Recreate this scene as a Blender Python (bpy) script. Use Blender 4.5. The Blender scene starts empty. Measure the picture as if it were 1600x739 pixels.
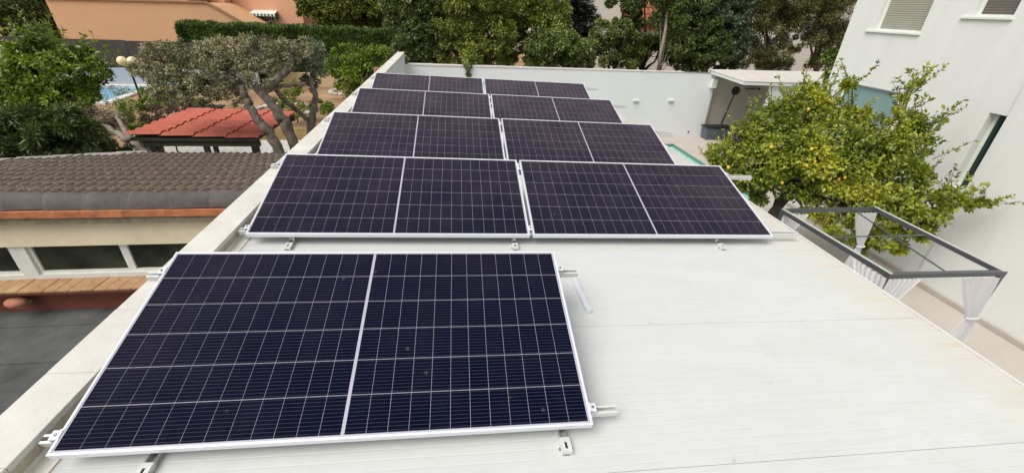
import bpy, math, random
import numpy as np
from mathutils import Vector, Matrix, Euler

# ------------------------------------------------------------------ camera, sky, sun, exposure
sc = bpy.context.scene
col = sc.collection
random.seed(7)
rng = np.random.default_rng(7)
R_ = math.radians

CAM = Vector((1.6674, -1.3052, 1.6585))
PITCH, YAW, ROLL = R_(28.166), R_(7.936), R_(2.502)
FPX = 669.9
_F = Vector((math.sin(YAW)*math.cos(PITCH), math.cos(YAW)*math.cos(PITCH), -math.sin(PITCH)))
_r0 = Vector((math.cos(YAW), -math.sin(YAW), 0)); _u0 = _r0.cross(_F)
_R = _r0*math.cos(ROLL) + _u0*math.sin(ROLL)
_U = _u0*math.cos(ROLL) - _r0*math.sin(ROLL)
cd = bpy.data.cameras.new('camera'); cam = bpy.data.objects.new('camera', cd); col.objects.link(cam)
M = Matrix((_R, _U, -_F)).transposed().to_4x4(); M.translation = CAM
cam.matrix_world = M
cd.sensor_width = 36; cd.lens = FPX/1600*36; cd.clip_start = .05; cd.clip_end = 2000
sc.camera = cam

SUN_EL, SUN_AZ = R_(55), R_(232)     # azimuth clockwise from +Y
w = bpy.data.worlds.new("World"); sc.world = w; w.use_nodes = True
nt = w.node_tree; nt.nodes.clear()
sky = nt.nodes.new('ShaderNodeTexSky'); sky.sky_type = 'NISHITA'; sky.sun_disc = False
sky.sun_elevation = SUN_EL; sky.sun_rotation = SUN_AZ; sky.air_density = 1.0; sky.dust_density = 4.0; sky.ozone_density = 1.0
hs = nt.nodes.new('ShaderNodeHueSaturation'); hs.inputs['Saturation'].default_value = .3; hs.inputs['Value'].default_value = 1.0
bg = nt.nodes.new('ShaderNodeBackground'); bg.inputs['Strength'].default_value = .13
wo = nt.nodes.new('ShaderNodeOutputWorld')
nt.links.new(sky.outputs[0], hs.inputs['Color']); nt.links.new(hs.outputs[0], bg.inputs['Color']); nt.links.new(bg.outputs[0], wo.inputs['Surface'])
sd = bpy.data.lights.new('sun', 'SUN'); sd.energy = 1.5; sd.angle = R_(42); sd.color = (1, .96, .9)
so = bpy.data.objects.new('sun', sd); col.objects.link(so)
sdir = Vector((math.sin(SUN_AZ)*math.cos(SUN_EL), math.cos(SUN_AZ)*math.cos(SUN_EL), math.sin(SUN_EL)))
so.rotation_euler = sdir.to_track_quat('Z', 'Y').to_euler(); so.location = (0, 0, 30)
sc.view_settings.view_transform = 'Standard'; sc.view_settings.look = 'None'
sc.view_settings.exposure = 0.32; sc.view_settings.gamma = 1

# ------------------------------------------------------------------ helpers
def at(px, py, Y):
    """where the sight line through a photo pixel meets the vertical plane at distance Y"""
    d = _F + _R*((px-800)/FPX) - _U*((py-369.5)/FPX)
    return CAM + d*((Y-CAM.y)/d.y)

def tag(o, label=None, cat=None, group=None, kind=None):
    if label: o['label'] = label
    if cat: o['category'] = cat
    if group: o['group'] = group
    if kind: o['kind'] = kind
    return o

def thing(name, label, cat, loc=(0, 0, 0), rotz=0, group=None):
    o = bpy.data.objects.new(name, None); col.objects.link(o); o.empty_display_size = .2
    o.location = loc; o.rotation_euler = (0, 0, rotz)
    return tag(o, label, cat, group)

class MB:
    def __init__(s): s.v = []; s.f = []; s.uv = None
    def add(s, vs, fs):
        n = len(s.v); s.v += [tuple(v) for v in vs]; s.f += [tuple(i+n for i in f) for f in fs]; return s
    def box(s, x0, x1, y0, y1, z0, z1, m=None):
        vs = [(x, y, z) for z in (z0, z1) for y in (y0, y1) for x in (x0, x1)]
        if m is not None: vs = [m @ Vector(v) for v in vs]
        return s.add(vs, [(0, 2, 3, 1), (4, 5, 7, 6), (0, 1, 5, 4), (2, 6, 7, 3), (0, 4, 6, 2), (1, 3, 7, 5)])
    def bar(s, a, b, w, h, up=(0, 0, 1)):
        a = Vector(a); b = Vector(b); d = (b-a).normalized(); side = d.cross(Vector(up)).normalized(); u = side.cross(d)
        vs = [p + side*x*w/2 + u*y*h/2 for p in (a, b) for x, y in ((-1, -1), (1, -1), (1, 1), (-1, 1))]
        return s.add(vs, [(0, 3, 2, 1), (4, 5, 6, 7), (0, 1, 5, 4), (1, 2, 6, 5), (2, 3, 7, 6), (3, 0, 4, 7)])
    def tube(s, pts, rad, n=8, cap=True):
        pts = [Vector(p) for p in pts]; k = len(pts)
        rad = [rad]*k if isinstance(rad, (int, float)) else rad
        base = len(s.v); prev = None
        for i, p in enumerate(pts):
            d = (pts[min(i+1, k-1)]-pts[max(i-1, 0)]).normalized()
            if prev is None: a = d.orthogonal().normalized()
            else: a = (prev - d*prev.dot(d)).normalized()
            prev = a; b = d.cross(a)
            for j in range(n):
                t = 2*math.pi*j/n; s.v.append(tuple(p + (a*math.cos(t)+b*math.sin(t))*rad[i]))
        for i in range(k-1):
            for j in range(n):
                j2 = (j+1) % n; s.f.append((base+i*n+j, base+i*n+j2, base+(i+1)*n+j2, base+(i+1)*n+j))
        if cap:
            s.f.append(tuple(base+j for j in reversed(range(n)))); s.f.append(tuple(base+(k-1)*n+j for j in range(n)))
        return s
    def sphere(s, c, r, nu=10, nv=7, sx=1, sy=1, sz=1):
        pts = []; c = Vector(c)
        for i in range(nv+1):
            th = math.pi*i/nv
            for j in range(nu):
                ph = 2*math.pi*j/nu
                pts.append((c.x+r*sx*math.sin(th)*math.cos(ph), c.y+r*sy*math.sin(th)*math.sin(ph), c.z+r*sz*math.cos(th)))
        return s.add(pts, [(i*nu+j, (i+1)*nu+j, (i+1)*nu+(j+1) % nu, i*nu+(j+1) % nu) for i in range(nv) for j in range(nu)])
    def prism(s, poly, z0, z1):
        n = len(poly)
        vs = [(x, y, z0) for x, y in poly] + [(x, y, z1) for x, y in poly]
        return s.add(vs, [tuple(reversed(range(n))), tuple(range(n, 2*n))] + [(i, (i+1) % n, n+(i+1) % n, n+i) for i in range(n)])
    def mesh(s, name, mat, smooth=False):
        me = bpy.data.meshes.new(name); me.from_pydata(s.v, [], s.f); me.materials.append(mat); me.update()
        if smooth: me.polygons.foreach_set('use_smooth', [True]*len(me.polygons))
        return me
    def build(s, name, mat, parent=None, smooth=False, bevel=0):
        return link(name, s.mesh(name, mat, smooth), parent, bevel)

def link(name, me, parent=None, bevel=0):
    o = bpy.data.objects.new(name, me); col.objects.link(o)
    if parent is not None: o.parent = parent
    if bevel:
        b = o.modifiers.new('bevel', 'BEVEL'); b.width = bevel; b.segments = 2; b.limit_method = 'ANGLE'
    return o

# ------------------------------------------------------------------ materials
class NT:
    def __init__(s, name):
        s.m = bpy.data.materials.new(name); s.m.use_nodes = True; s.t = s.m.node_tree
        s.b = s.t.nodes['Principled BSDF']; s.tc = None
    def n(s, typ, **k):
        o = s.t.nodes.new(typ)
        for a, v in k.items():
            if a in o.inputs: o.inputs[a].default_value = v
            else: setattr(o, a, v)
        return o
    def l(s, a, b): s.t.links.new(a, b)
    def obj(s):
        if s.tc is None: s.tc = s.n('ShaderNodeTexCoord')
        return s.tc.outputs['Object']
    def noise(s, scale, detail=5, rough=.6, src=None, stretch=None):
        o = s.n('ShaderNodeTexNoise'); o.inputs['Scale'].default_value = scale; o.inputs['Detail'].default_value = detail; o.inputs['Roughness'].default_value = rough
        src = src or s.obj()
        if stretch:
            mp = s.n('ShaderNodeMapping'); mp.inputs['Scale'].default_value = stretch; s.l(src, mp.inputs[0]); src = mp.outputs[0]
        s.l(src, o.inputs['Vector']); return o.outputs['Fac']
    def ramp(s, fac, stops):
        r = s.n('ShaderNodeValToRGB'); e = r.color_ramp.elements
        while len(e) < len(stops): e.new(.5)
        for el, (p, c) in zip(e, stops):
            el.position = p; el.color = (c[0], c[1], c[2], 1) if not isinstance(c, (int, float)) else (c, c, c, 1)
        s.l(fac, r.inputs[0]); return r.outputs[0]
    def mix(s, fac, a, b, mode='MIX'):
        m = s.n('ShaderNodeMix', data_type='RGBA', blend_type=mode)
        for sock, v in ((m.inputs[0], fac), (m.inputs[6], a), (m.inputs[7], b)):
            if isinstance(v, (int, float)): sock.default_value = v
            elif isinstance(v, tuple): sock.default_value = (v[0], v[1], v[2], 1)
            else: s.l(v, sock)
        return m.outputs[2]
    def math(s, op, a, b=0.0):
        m = s.n('ShaderNodeMath', operation=op)
        for sock, v in zip(m.inputs, (a, b)):
            if isinstance(v, (int, float)): sock.default_value = v
            else: s.l(v, sock)
        return m.outputs[0]
    def bump(s, h, st=.3, d=.01):
        b = s.n('ShaderNodeBump'); b.inputs['Strength'].default_value = st; b.inputs['Distance'].default_value = d
        s.l(h, b.inputs['Height']); s.l(b.outputs[0], s.b.inputs['Normal'])
    def col(s, c):
        if isinstance(c, tuple): s.b.inputs['Base Color'].default_value = (c[0], c[1], c[2], 1)
        else: s.l(c, s.b.inputs['Base Color'])
    def set(s, **k):
        for a, v in k.items(): s.b.inputs[a.replace('_', ' ')].default_value = v
        return s.m

def scaled(c, k): return tuple(min(1, x*k) for x in c)

def mottled(name, c, var=.12, scale=3, rough=.8, bump=.2, bscale=40, fine=None, bd=.004, stretch=None, c2=None):
    t = NT(name)
    n = t.noise(scale, 6, .65, stretch=stretch)
    cc = t.ramp(n, [(.3, scaled(c, 1-var)), (.7, scaled(c2 or c, 1+var*.6))])
    f = t.noise(bscale, 4, .7)
    cc = t.mix(.35, cc, t.ramp(f, [(.3, .8), (.7, 1.0)]), 'MULTIPLY')
    t.col(cc); t.bump(f, bump, bd)
    return t.set(Roughness=rough)

def plain(name, c, rough=.5, metal=0.0, var=.06):
    t = NT(name); n = t.noise(9, 4)
    t.col(t.ramp(n, [(.3, scaled(c, 1-var)), (.7, scaled(c, 1+var))])); t.set(Roughness=rough, Metallic=metal)
    return t.m

def leafmat(name, stops, rough=.45, trans=.25):
    """stops: colours spread over the leaves by chance, one pick per leaf; clump noise adds broader drift"""
    t = NT(name)
    g = t.n('ShaderNodeNewGeometry')
    n = t.noise(1.1, 3, .6)
    f = t.math('ADD', t.math('MULTIPLY', g.outputs['Random Per Island'], .5), t.math('MULTIPLY', t.ramp(n, [(.32, 0.0), (.68, 1.0)]), .5))
    k = len(stops)
    c = t.ramp(f, [(.1+.85*i/(k-1), s) for i, s in enumerate(stops)])
    t.col(c); t.b.inputs['Roughness'].default_value = rough
    tr = t.n('ShaderNodeBsdfTranslucent'); t.l(t.mix(1.0, c, (1.0, 1.1, .45), 'MULTIPLY'), tr.inputs['Color'])
    mx = t.n('ShaderNodeMixShader'); mx.inputs[0].default_value = trans
    t.l(t.b.outputs[0], mx.inputs[1]); t.l(tr.outputs[0], mx.inputs[2]); t.l(mx.outputs[0], t.t.nodes['Material Output'].inputs['Surface'])
    return t.m

# roof sheet: off white painted steel with dirt and rusty yellow runs near the right eave
def roof_mat():
    t = NT('white_painted_sheet')
    sep = t.n('ShaderNodeSeparateXYZ'); t.l(t.obj(), sep.inputs[0])
    n1 = t.noise(2.2, 6, .65, stretch=(.6, 2.0, 1)); n2 = t.noise(14, 5, .7, stretch=(.35, 3, 1))
    base = t.mix(t.ramp(n1, [(.35, 0.0), (.75, 1.0)]), (.575, .59, .565), (.625, .64, .62))
    n3 = t.noise(5, 7, .8, stretch=(1.6, .7, 1))
    base = t.mix(t.math('MULTIPLY', t.ramp(n3, [(.52, 0.0), (.72, 1.0)]), .30), base, (.51, .52, .48))
    base = t.mix(t.math('MULTIPLY', t.ramp(n2, [(.5, 0.0), (.8, 1.0)]), .45), base, (.51, .51, .46))
    # yellow drip runs: strong at x ~ 5, fading inward, broken along y
    run = t.n('ShaderNodeMapRange'); run.inputs[1].default_value = 4.45; run.inputs[2].default_value = 5.05; t.l(sep.outputs[0], run.inputs[0])
    st = t.noise(6, 4, .75, stretch=(.22, 6.5, 1))
    e = t.math('MULTIPLY', t.math('POWER', run.outputs[0], 1.4), t.ramp(st, [(.38, 0.0), (.62, 1.0)]))
    base = t.mix(t.math('MULTIPLY', e, .8), base, (.58, .49, .33))
    # spots
    vo = t.n('ShaderNodeTexVoronoi'); vo.inputs['Scale'].default_value = 2.6; t.l(t.obj(), vo.inputs['Vector'])
    nn = t.noise(30, 3)
    sp = t.ramp(t.math('ADD', vo.outputs['Distance'], t.math('MULTIPLY', nn, .06)), [(.045, 1.0), (.06, 0.0)])
    base = t.mix(t.math('MULTIPLY', sp, .6), base, (.42, .38, .28))
    t.col(base); t.bump(n2, .08, .003)
    return t.set(Roughness=.42)
M_ROOF = roof_mat()
M_COPE = mottled('cream_painted_coping', (.64, .61, .55), .10, 2.2, .85, .35, 55, c2=(.69, .67, .61))
M_COPE_IN = mottled('stained_inner_face', (.50, .44, .34), .25, 5, .85, .3, 30, stretch=(1, 3, 1))
M_FLASH = mottled('dusty_flashing', (.72, .69, .60), .12, 4, .5, .1, 20, stretch=(3, .5, 1))
M_WALLW = mottled('white_render', (.72, .74, .73), .05, .6, .9, .25, 60, bd=.003)
M_HOUSE = mottled('white_house_render', (.735, .745, .715), .06, 1.2, .9, .35, 50, bd=.004, stretch=(1, 2.2, .35))
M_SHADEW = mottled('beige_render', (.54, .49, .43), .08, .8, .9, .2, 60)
M_PINK = mottled('pinkish_coping', (.66, .62, .56), .10, 2, .85, .2, 50)
M_FLOOR = mottled('beige_terrace_paving', (.50, .455, .40), .12, .9, .8, .3, 25)
M_SKIRT = mottled('beige_skirting', (.46, .42, .36), .1, 1.5, .8, .2, 40)
M_FRAME = plain('white_anodised_frame', (.72, .74, .77), .32, .15, .03)
M_ALU = plain('raw_aluminium', (.66, .66, .66), .36, .75, .06)
M_ALUW = plain('white_aluminium_rail', (.70, .70, .67), .4, .2, .05)
M_BOLT = plain('steel_bolt', (.30, .30, .31), .35, .8)
M_BACK = NT('white_back_sheet'); M_BACK.col((.42, .40, .47)); M_BACK = M_BACK.set(Roughness=.35, Coat_Weight=1.0, Coat_Roughness=.03)
def spot_fac(t, gn):
    """sparse dried drops"""
    v = t.n('ShaderNodeTexVoronoi'); v.inputs['Scale'].default_value = 5.5; t.l(gn.outputs['Position'], v.inputs['Vector'])
    n = t.n('ShaderNodeTexNoise'); n.inputs['Scale'].default_value = 60; t.l(gn.outputs['Position'], n.inputs['Vector'])
    return t.ramp(t.math('ADD', v.outputs['Distance'], t.math('MULTIPLY', n.outputs['Fac'], .08)), [(.07, 1.0), (.11, 0.0)])
def cell_mat():
    t = NT('silicon_cell')
    uv = t.n('ShaderNodeUVMap'); sep = t.n('ShaderNodeSeparateXYZ'); t.l(uv.outputs[0], sep.inputs[0])
    fr = t.math('FRACT', t.math('MULTIPLY', sep.outputs[1], 10.0))
    d = t.math('ABSOLUTE', t.math('SUBTRACT', fr, .5))
    wire = t.math('LESS_THAN', d, .034)
    oi = t.n('ShaderNodeObjectInfo')
    n = t.noise(7, 3)
    a = t.ramp(oi.outputs['Random'], [(0.0, (.0008, .0018, .0105)), (1.0, (.0020, .0032, .0150))])
    a = t.mix(.5, a, t.ramp(n, [(.3, (.0010, .0022, .0110)), (.75, (.0022, .0038, .0160))]))
    t.col(t.mix(wire, a, (.070, .075, .105)))
    # dusty patches and drops, plus a grazing-angle tint painting in the glass reflection
    g = t.n('ShaderNodeTexCoord'); gn = t.n('ShaderNodeNewGeometry')
    dn = t.n('ShaderNodeTexNoise'); dn.inputs['Scale'].default_value = 2.2; dn.inputs['Detail'].default_value = 6; dn.inputs['Roughness'].default_value = .7; t.l(gn.outputs['Position'], dn.inputs['Vector'])
    dust_sheen = t.n('ShaderNodeBsdfDiffuse'); dust_sheen.inputs['Color'].default_value = (.46, .34, .36, 1)
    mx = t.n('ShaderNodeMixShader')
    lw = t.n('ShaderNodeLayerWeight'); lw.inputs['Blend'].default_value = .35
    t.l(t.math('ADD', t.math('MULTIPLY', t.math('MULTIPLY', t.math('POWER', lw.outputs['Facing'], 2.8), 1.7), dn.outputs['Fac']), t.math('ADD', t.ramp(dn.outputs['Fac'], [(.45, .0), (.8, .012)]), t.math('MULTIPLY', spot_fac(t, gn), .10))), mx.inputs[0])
    t.l(t.b.outputs[0], mx.inputs[1]); t.l(dust_sheen.outputs[0], mx.inputs[2]); t.l(mx.outputs[0], t.t.nodes['Material Output'].inputs['Surface'])
    return t.set(Roughness=.4, Coat_Weight=1.0, Coat_Roughness=.035, Coat_IOR=1.15, Specular_IOR_Level=.0)
M_CELL = cell_mat()

M_TILE = None
def lichen_tile(name, c, c2, lich, amt=.62):
    t = NT(name)
    gn = t.n('ShaderNodeNewGeometry'); src = gn.outputs['Position']; oi = t.n('ShaderNodeObjectInfo')
    n = t.noise(5, 6, .7, src=src)
    a = t.ramp(n, [(.3, c), (.7, c2)])
    a = t.mix(.4, a, t.ramp(oi.outputs['Random'], [(0.0, .65), (1.0, 1.0)]), 'MULTIPLY')
    l = t.noise(38, 5, .75, src=src); l2 = t.noise(3, 3, .6, src=src)
    m = t.math('MULTIPLY', t.ramp(l, [(amt, 0.0), (amt+.05, 1.0)]), t.ramp(l2, [(.35, .15), (.6, 1.0)]))
    t.col(t.mix(m, a, lich)); t.bump(l, .5, .006)
    return t.set(Roughness=.92)
M_TILE = lichen_tile('weathered_brown_concrete', (.135, .098, .064), (.235, .178, .120), (.56, .50, .40), .56)
M_RIDGE = lichen_tile('weathered_grey_ridge', (.075, .064, .060), (.135, .118, .11), (.30, .27, .23), .64)
M_VERGE = lichen_tile('grey_cement_verge', (.28, .26, .24), (.38, .36, .33), (.45, .43, .4), .6)
M_SILL = lichen_tile('ochre_clay_sill_tile', (.34, .175, .085), (.46, .30, .15), (.52, .42, .28), .58)
M_RED = lichen_tile('red_clay_sheet', (.40, .088, .055), (.54, .150, .092), (.62, .30, .21), .68)
M_ORSTRIP = mottled('orange_clay_strip', (.47, .165, .065), .45, 6, .8, .4, 40)
M_MORTAR = mottled('lichen_mortar', (.24, .20, .13), .4, 14, .95, .6, 60)
M_CREAM = mottled('cream_rough_render', (.76, .66, .45), .12, 2.0, .95, .7, 45, bd=.008)
M_DKRED = mottled('dark_red_paint', (.17, .048, .026), .2, 3, .85, .3, 40)
M_BITUM = mottled('grey_mineral_felt', (.078, .080, .076), .3, 2.5, .95, .9, 160, bd=.006, c2=(.10, .105, .10))
M_WINF = plain('white_window_frame', (.66, .66, .60), .4)
M_GLASSD = NT('dark_window_glass'); M_GLASSD.col(M_GLASSD.ramp(M_GLASSD.noise(2.2, 4, .6), [(.35, (.006, .007, .005)), (.7, (.04, .045, .028))])); M_GLASSD = M_GLASSD.set(Roughness=.06)  # greenish noise paints reflections into the glass colour
M_CLAY = mottled('pink_terracotta', (.42, .17, .095), .25, 9, .8, .3, 60)
M_ORANGE = mottled('orange_render', (.70, .41, .22), .06, .35, .95, .2, 20)
M_ORANGE2 = mottled('salmon_orange_render', (.80, .44, .26), .05, .35, .95, .2, 20)
M_ORCOPE = mottled('orange_brown_coping', (.42, .22, .12), .2, 1.5, .9, .3, 20)
M_YELLOW = mottled('yellow_render', (.62, .43, .14), .08, .5, .95, .2, 20)
M_PALE = mottled('pale_beige_render', (.60, .57, .51), .06, .5, .95, .2, 20)
M_BLUEW = mottled('blue_grey_wall', (.40, .44, .50), .07, .8, .9, .2, 30)
def fence_mat():
    t = NT('brown_heather_screen')
    n = t.noise(12, 5, .8, stretch=(1, 1, .05)); n2 = t.noise(.7, 3)
    c = t.ramp(n, [(.3, (.028, .022, .02)), (.7, (.115, .09, .078))])
    t.col(t.mix(.5, c, t.ramp(n2, [(.3, .45), (.7, 1.0)]), 'MULTIPLY')); t.bump(n, .8, .03)
    return t.set(Roughness=.95)
M_HEATH = fence_mat()
M_SOIL = mottled('reddish_garden_soil', (.32, .16, .085), .35, .6, .95, .6, 8, bd=.03, c2=(.36, .24, .13))
M_GRAVEL = mottled('white_gravel', (.62, .60, .55), .25, 6, .95, 1.0, 25, bd=.03)
M_STONE = mottled('pale_stone', (.50, .47, .41), .2, 4, .9, .5, 20)
M_OCHRE = mottled('mossy_ochre_wall', (.30, .20, .07), .4, 2.5, .95, .5, 20, c2=(.36, .25, .10))
M_GWALL = mottled('cream_garden_wall', (.56, .44, .25), .1, .8, .95, .3, 20)
M_BARK = mottled('grey_brown_bark', (.185, .15, .12), .75, 9, .95, 1.0, 30, bd=.03, stretch=(1, 1, .4))
M_BARKD = mottled('dark_bark', (.06, .047, .036), .4, 6, .95, 1.0, 22, bd=.02)
M_BARKL = mottled('light_grey_bark', (.34, .29, .24), .4, 6, .95, 1.0, 22, bd=.02)
M_WOODD = mottled('dark_mossy_timber', (.040, .042, .022), .4, 5, .9, .4, 30, stretch=(.3, 1, 1))
M_POST = mottled('black_stained_post', (.022, .019, .017), .3, 5, .8, .3, 30)
M_ANTH = plain('anthracite_metal', (.085, .092, .10), .38, .3)
M_ANTHL = plain('pale_pergola_cap', (.52, .52, .46), .45, .1)
M_STEELC = plain('thin_grey_bar', (.11, .14, .15), .4, .5)
M_CURT = NT('white_sheer_curtain'); M_CURT.col((.80, .79, .80)); M_CURT.set(Roughness=.9)
_t = M_CURT; _tr = _t.n('ShaderNodeBsdfTranslucent'); _tr.inputs[0].default_value = (.85, .84, .85, 1); _mx = _t.n('ShaderNodeMixShader'); _mx.inputs[0].default_value = .4
_tp = _t.n('ShaderNodeBsdfTransparent'); _m2 = _t.n('ShaderNodeMixShader'); _m2.inputs[0].default_value = .04
_t.l(_t.b.outputs[0], _mx.inputs[1]); _t.l(_tr.outputs[0], _mx.inputs[2]); _t.l(_mx.outputs[0], _m2.inputs[1]); _t.l(_tp.outputs[0], _m2.inputs[2])
_t.l(_m2.outputs[0], _t.t.nodes['Material Output'].inputs['Surface']); M_CURT = _t.m
def shutter_mat(name, c):
    t = NT(name); sep = t.n('ShaderNodeSeparateXYZ'); t.l(t.obj(), sep.inputs[0])
    s = t.math('SINE', t.math('MULTIPLY', sep.outputs[2], 150.0)); n = t.noise(2, 3)
    t.col(t.ramp(n, [(.3, scaled(c, .9)), (.7, c)])); t.bump(s, .5, .006); return t.set(Roughness=.6)
M_SHUT = shutter_mat('beige_roller_shutter', (.33, .325, .26))
M_SHUTD = shutter_mat('brown_grey_screen', (.13, .115, .10))
M_SEAG = NT('frosted_blue_green_glass'); M_SEAG.col((.20, .31, .31)); M_SEAG = M_SEAG.set(Roughness=.18)
M_DKGREEN = NT('dark_green_glass'); M_DKGREEN.col((.012, .035, .028)); M_DKGREEN = M_DKGREEN.set(Roughness=.12)
M_BOXG = plain('slate_grey_plastic', (.095, .11, .125), .6)
M_BLACK = plain('matt_black', (.012, .012, .013), .5)
M_LAMPW = plain('white_plastic', (.70, .74, .66), .5)
M_GLOBE = plain('cream_glass_globe', (.78, .72, .42), .3)
def water(name, c, wave=8):
    t = NT(name); n = t.noise(wave, 3, .5); t.col(t.ramp(n, [(.3, scaled(c, .85)), (.7, scaled(c, 1.1))])); t.bump(n, .15, .01); return t.set(Roughness=.06)
M_POOLB = water('blue_pool_water', (.16, .42, .62), 3)
M_POOLG = water('green_pool_water', (.34, .60, .50), 6); M_POOLG.node_tree.nodes['Principled BSDF'].inputs['Roughness'].default_value = .25; M_POOLG.node_tree.nodes['Principled BSDF'].inputs['Specular IOR Level'].default_value = .15
M_POOLRIM = plain('green_glass_mosaic', (.12, .24, .19), .3)

# ------------------------------------------------------------------ ground and garden surfaces
G = -3.05
RS = R_(1.672)                                         # fall of the white roof towards the courtyard
RM = Matrix.Rotation(RS, 4, 'Y')                        # roof frame: x down the fall, y away, z normal to the roof
def W(u, v, h): return RM @ Vector((u, v, h))
HR = -.11                                               # roof skin below the panels' front edges

tag(MB().prism([(-250, -60), (250, -60), (250, 400), (-250, 400)], G-.9, G-.55).build('ground', M_SOIL), kind='structure')
tag(MB().prism([(-60, -8), (-.45, -8), (-.45, 16.4), (13.9, 16.6), (60, 16.6), (60, 120), (-60, 120)], G-.5, G-.004).build('garden_ground', M_SOIL), kind='structure')

# terrace in paving bays with a rectangular opening for the pool
PX0, PX1, PY0, PY1 = 7.3, 10.45, 9.0, 15.08
fl = MB()
for a in ((5.02, 11.0, -6, PY0), (5.02, PX0, PY0, PY1), (PX1, 11.0, PY0, PY1), (5.02, 11.0, PY1, 16.25), (11.0, 20, 9.1, 16.9), (0.0, 5.02, 9.2, 16.25)):
    fl.box(a[0], a[1], a[2], a[3], G-.4, G)
tag(fl.build('terrace_floor', M_FLOOR), kind='structure')
pool = thing('small_pool', 'pale green pool sunk in the beige terrace beside the white roof', 'pool', (PX0, PY0, G))
MB().box(.0, PX1-PX0, 0, PY1-PY0, -.12, -.10).build('water', M_POOLG, pool)
rim = MB()
for a in ((PX1-PX0-.03, PX1-PX0+.01, 0, PY1-PY0), (0, .07, 0, PY1-PY0), (.07, PX1-PX0-.07, PY1-PY0-.07, PY1-PY0), (.07, PX1-PX0-.07, 0, .07)):
    rim.box(a[0], a[1], a[2], a[3], -.099, .006)
rim.build('rim', M_POOLRIM, pool)

# ------------------------------------------------------------------ white roof with its parapet
shed = thing('flat_roofed_annexe', 'low white annexe whose sheet metal roof carries the solar panels', 'building')
def par_out(v): return -.334 - .0077*(v-.22)
def par_in(v): return -.107 - .0060*(v-.2)
MB().add([(-.15, -3.6, G), (5.0, -3.6, G), (5.0, 9.0, G), (-.15, 9.0, G)] + [tuple(W(u, v, -.22)) for u, v in ((-.1, -3.6), (5.0, -3.6), (5.0, 9.0), (-.1, 9.0))],
    [(0, 1, 5, 4), (1, 2, 6, 5), (2, 3, 7, 6), (3, 0, 4, 7), (4, 5, 6, 7), (3, 2, 1, 0)]).build('wall', M_WALLW, shed)
roof_seams = [-3.17+i for i in range(13)]
def sheet_profile(v0, v1):
    """fine ribs running down the fall"""
    pts = [(v0, -.012), (v0, 0)]; y = v0+.03
    while y < v1-.035:
        pts += [(y, 0), (y+.003, -.0006), (y+.007, -.0006), (y+.010, 0)]; y += .05
    pts += [(v1, 0), (v1, -.012)]
    return pts
pr = sheet_profile(.0014, .9986)
mbp = MB(); n = len(pr)
mbp.v = [(u, y, HR+z) for u in (-.17, 5.05) for y, z in pr]
mbp.f = [(i, n+i, n+i+1, i+1) for i in range(n-1)]
shme = mbp.mesh('roof_sheet', M_ROOF)
for i, s in enumerate(roof_seams[:-1]):
    o = link('roof_sheet', shme, shed); o.matrix_local = RM @ Matrix.Translation((0, s, 0))
o = MB().box(-.17, 5.04, -3.17, 8.83, HR-.10, HR-.013).build('roof_core', M_FLASH, shed); o.matrix_local = RM
o = MB().box(5.052, 5.075, -3.17, 8.83, HR-.14, HR+.010).build('eave_trim', M_ALUW, shed); o.matrix_local = RM
# parapet with coping slabs, inner face and flashing
pw = MB()
pw.v = [(par_out(v)+.012+dx, v, z) for v in (-3.4, 16.3) for dx, z in ((0, G), (0, -.03))] + [(par_in(v)-.01, v, z) for v in (-3.4, 16.3) for z in (G, -.03)]
pw.f = [(0, 1, 3, 2), (4, 6, 7, 5), (1, 5, 7, 3), (0, 2, 6, 4), (0, 4, 5, 1), (2, 3, 7, 6)]
parw = thing('parapet_wall', 'long white party wall with cream coping running along the left of the panels', 'wall')
pw.build('wall', M_WALLW, parw)
v = -3.04
while v < 16.3:
    v1 = min(v+.5, 16.36); e = .0012
    dz = random.uniform(-.0012, .0012)
    a = [(par_out(v+e), v+e), (par_in(v+e), v+e), (par_in(v1-e), v1-e), (par_out(v1-e), v1-e)]
    c = MB(); c.v = [tuple(W(x, y, h)) for h in (-.035, dz) for x, y in a]
    c.f = [(3, 2, 1, 0), (4, 5, 6, 7), (0, 1, 5, 4), (1, 2, 6, 5), (2, 3, 7, 6), (3, 0, 4, 7)]
    c.build('coping_slab', M_COPE, parw, bevel=.004); v = v1
inn = MB(); inn.v = [tuple(W(par_in(v)+.0-.004+dx, v, h)) for v in (-3.1, 9.0) for dx, h in ((0, -.03), (.0, HR-.02))]
inn.f = [(0, 1, 3, 2)]; inn.build('inner_face', M_COPE_IN, shed)
fs = MB()
prof = [(-.115, HR+.030), (-.098, HR+.012), (-.03, HR+.008), (-.028, HR-.004)]
fs.v = [tuple(W(x-.006*(v)*1.0, v, h)) for v in (-3.1, 9.0) for x, h in prof]
fs.f = [(0, 4, 5, 1), (1, 5, 6, 2), (2, 6, 7, 3)]
fs.build('flashing', M_FLASH, shed)

# small things lying on the roof
o = MB().box(0, .004, 0, .42, 0, .030).box(.0041, .034, 0, .42, .027, .030).box(.034, .038, 0, .42, 0, .030).box(.0041, .0339, 0, .004, 0, .0269).build('angle_profile', M_FRAME)
o.matrix_world = RM @ Matrix.Translation((2.525, .965, HR+.001)) @ Matrix.Rotation(R_(1.5), 4, 'Z')
tag(o, 'short white metal angle offcut lying on the roof beside the front solar panel', 'metal profile')

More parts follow.
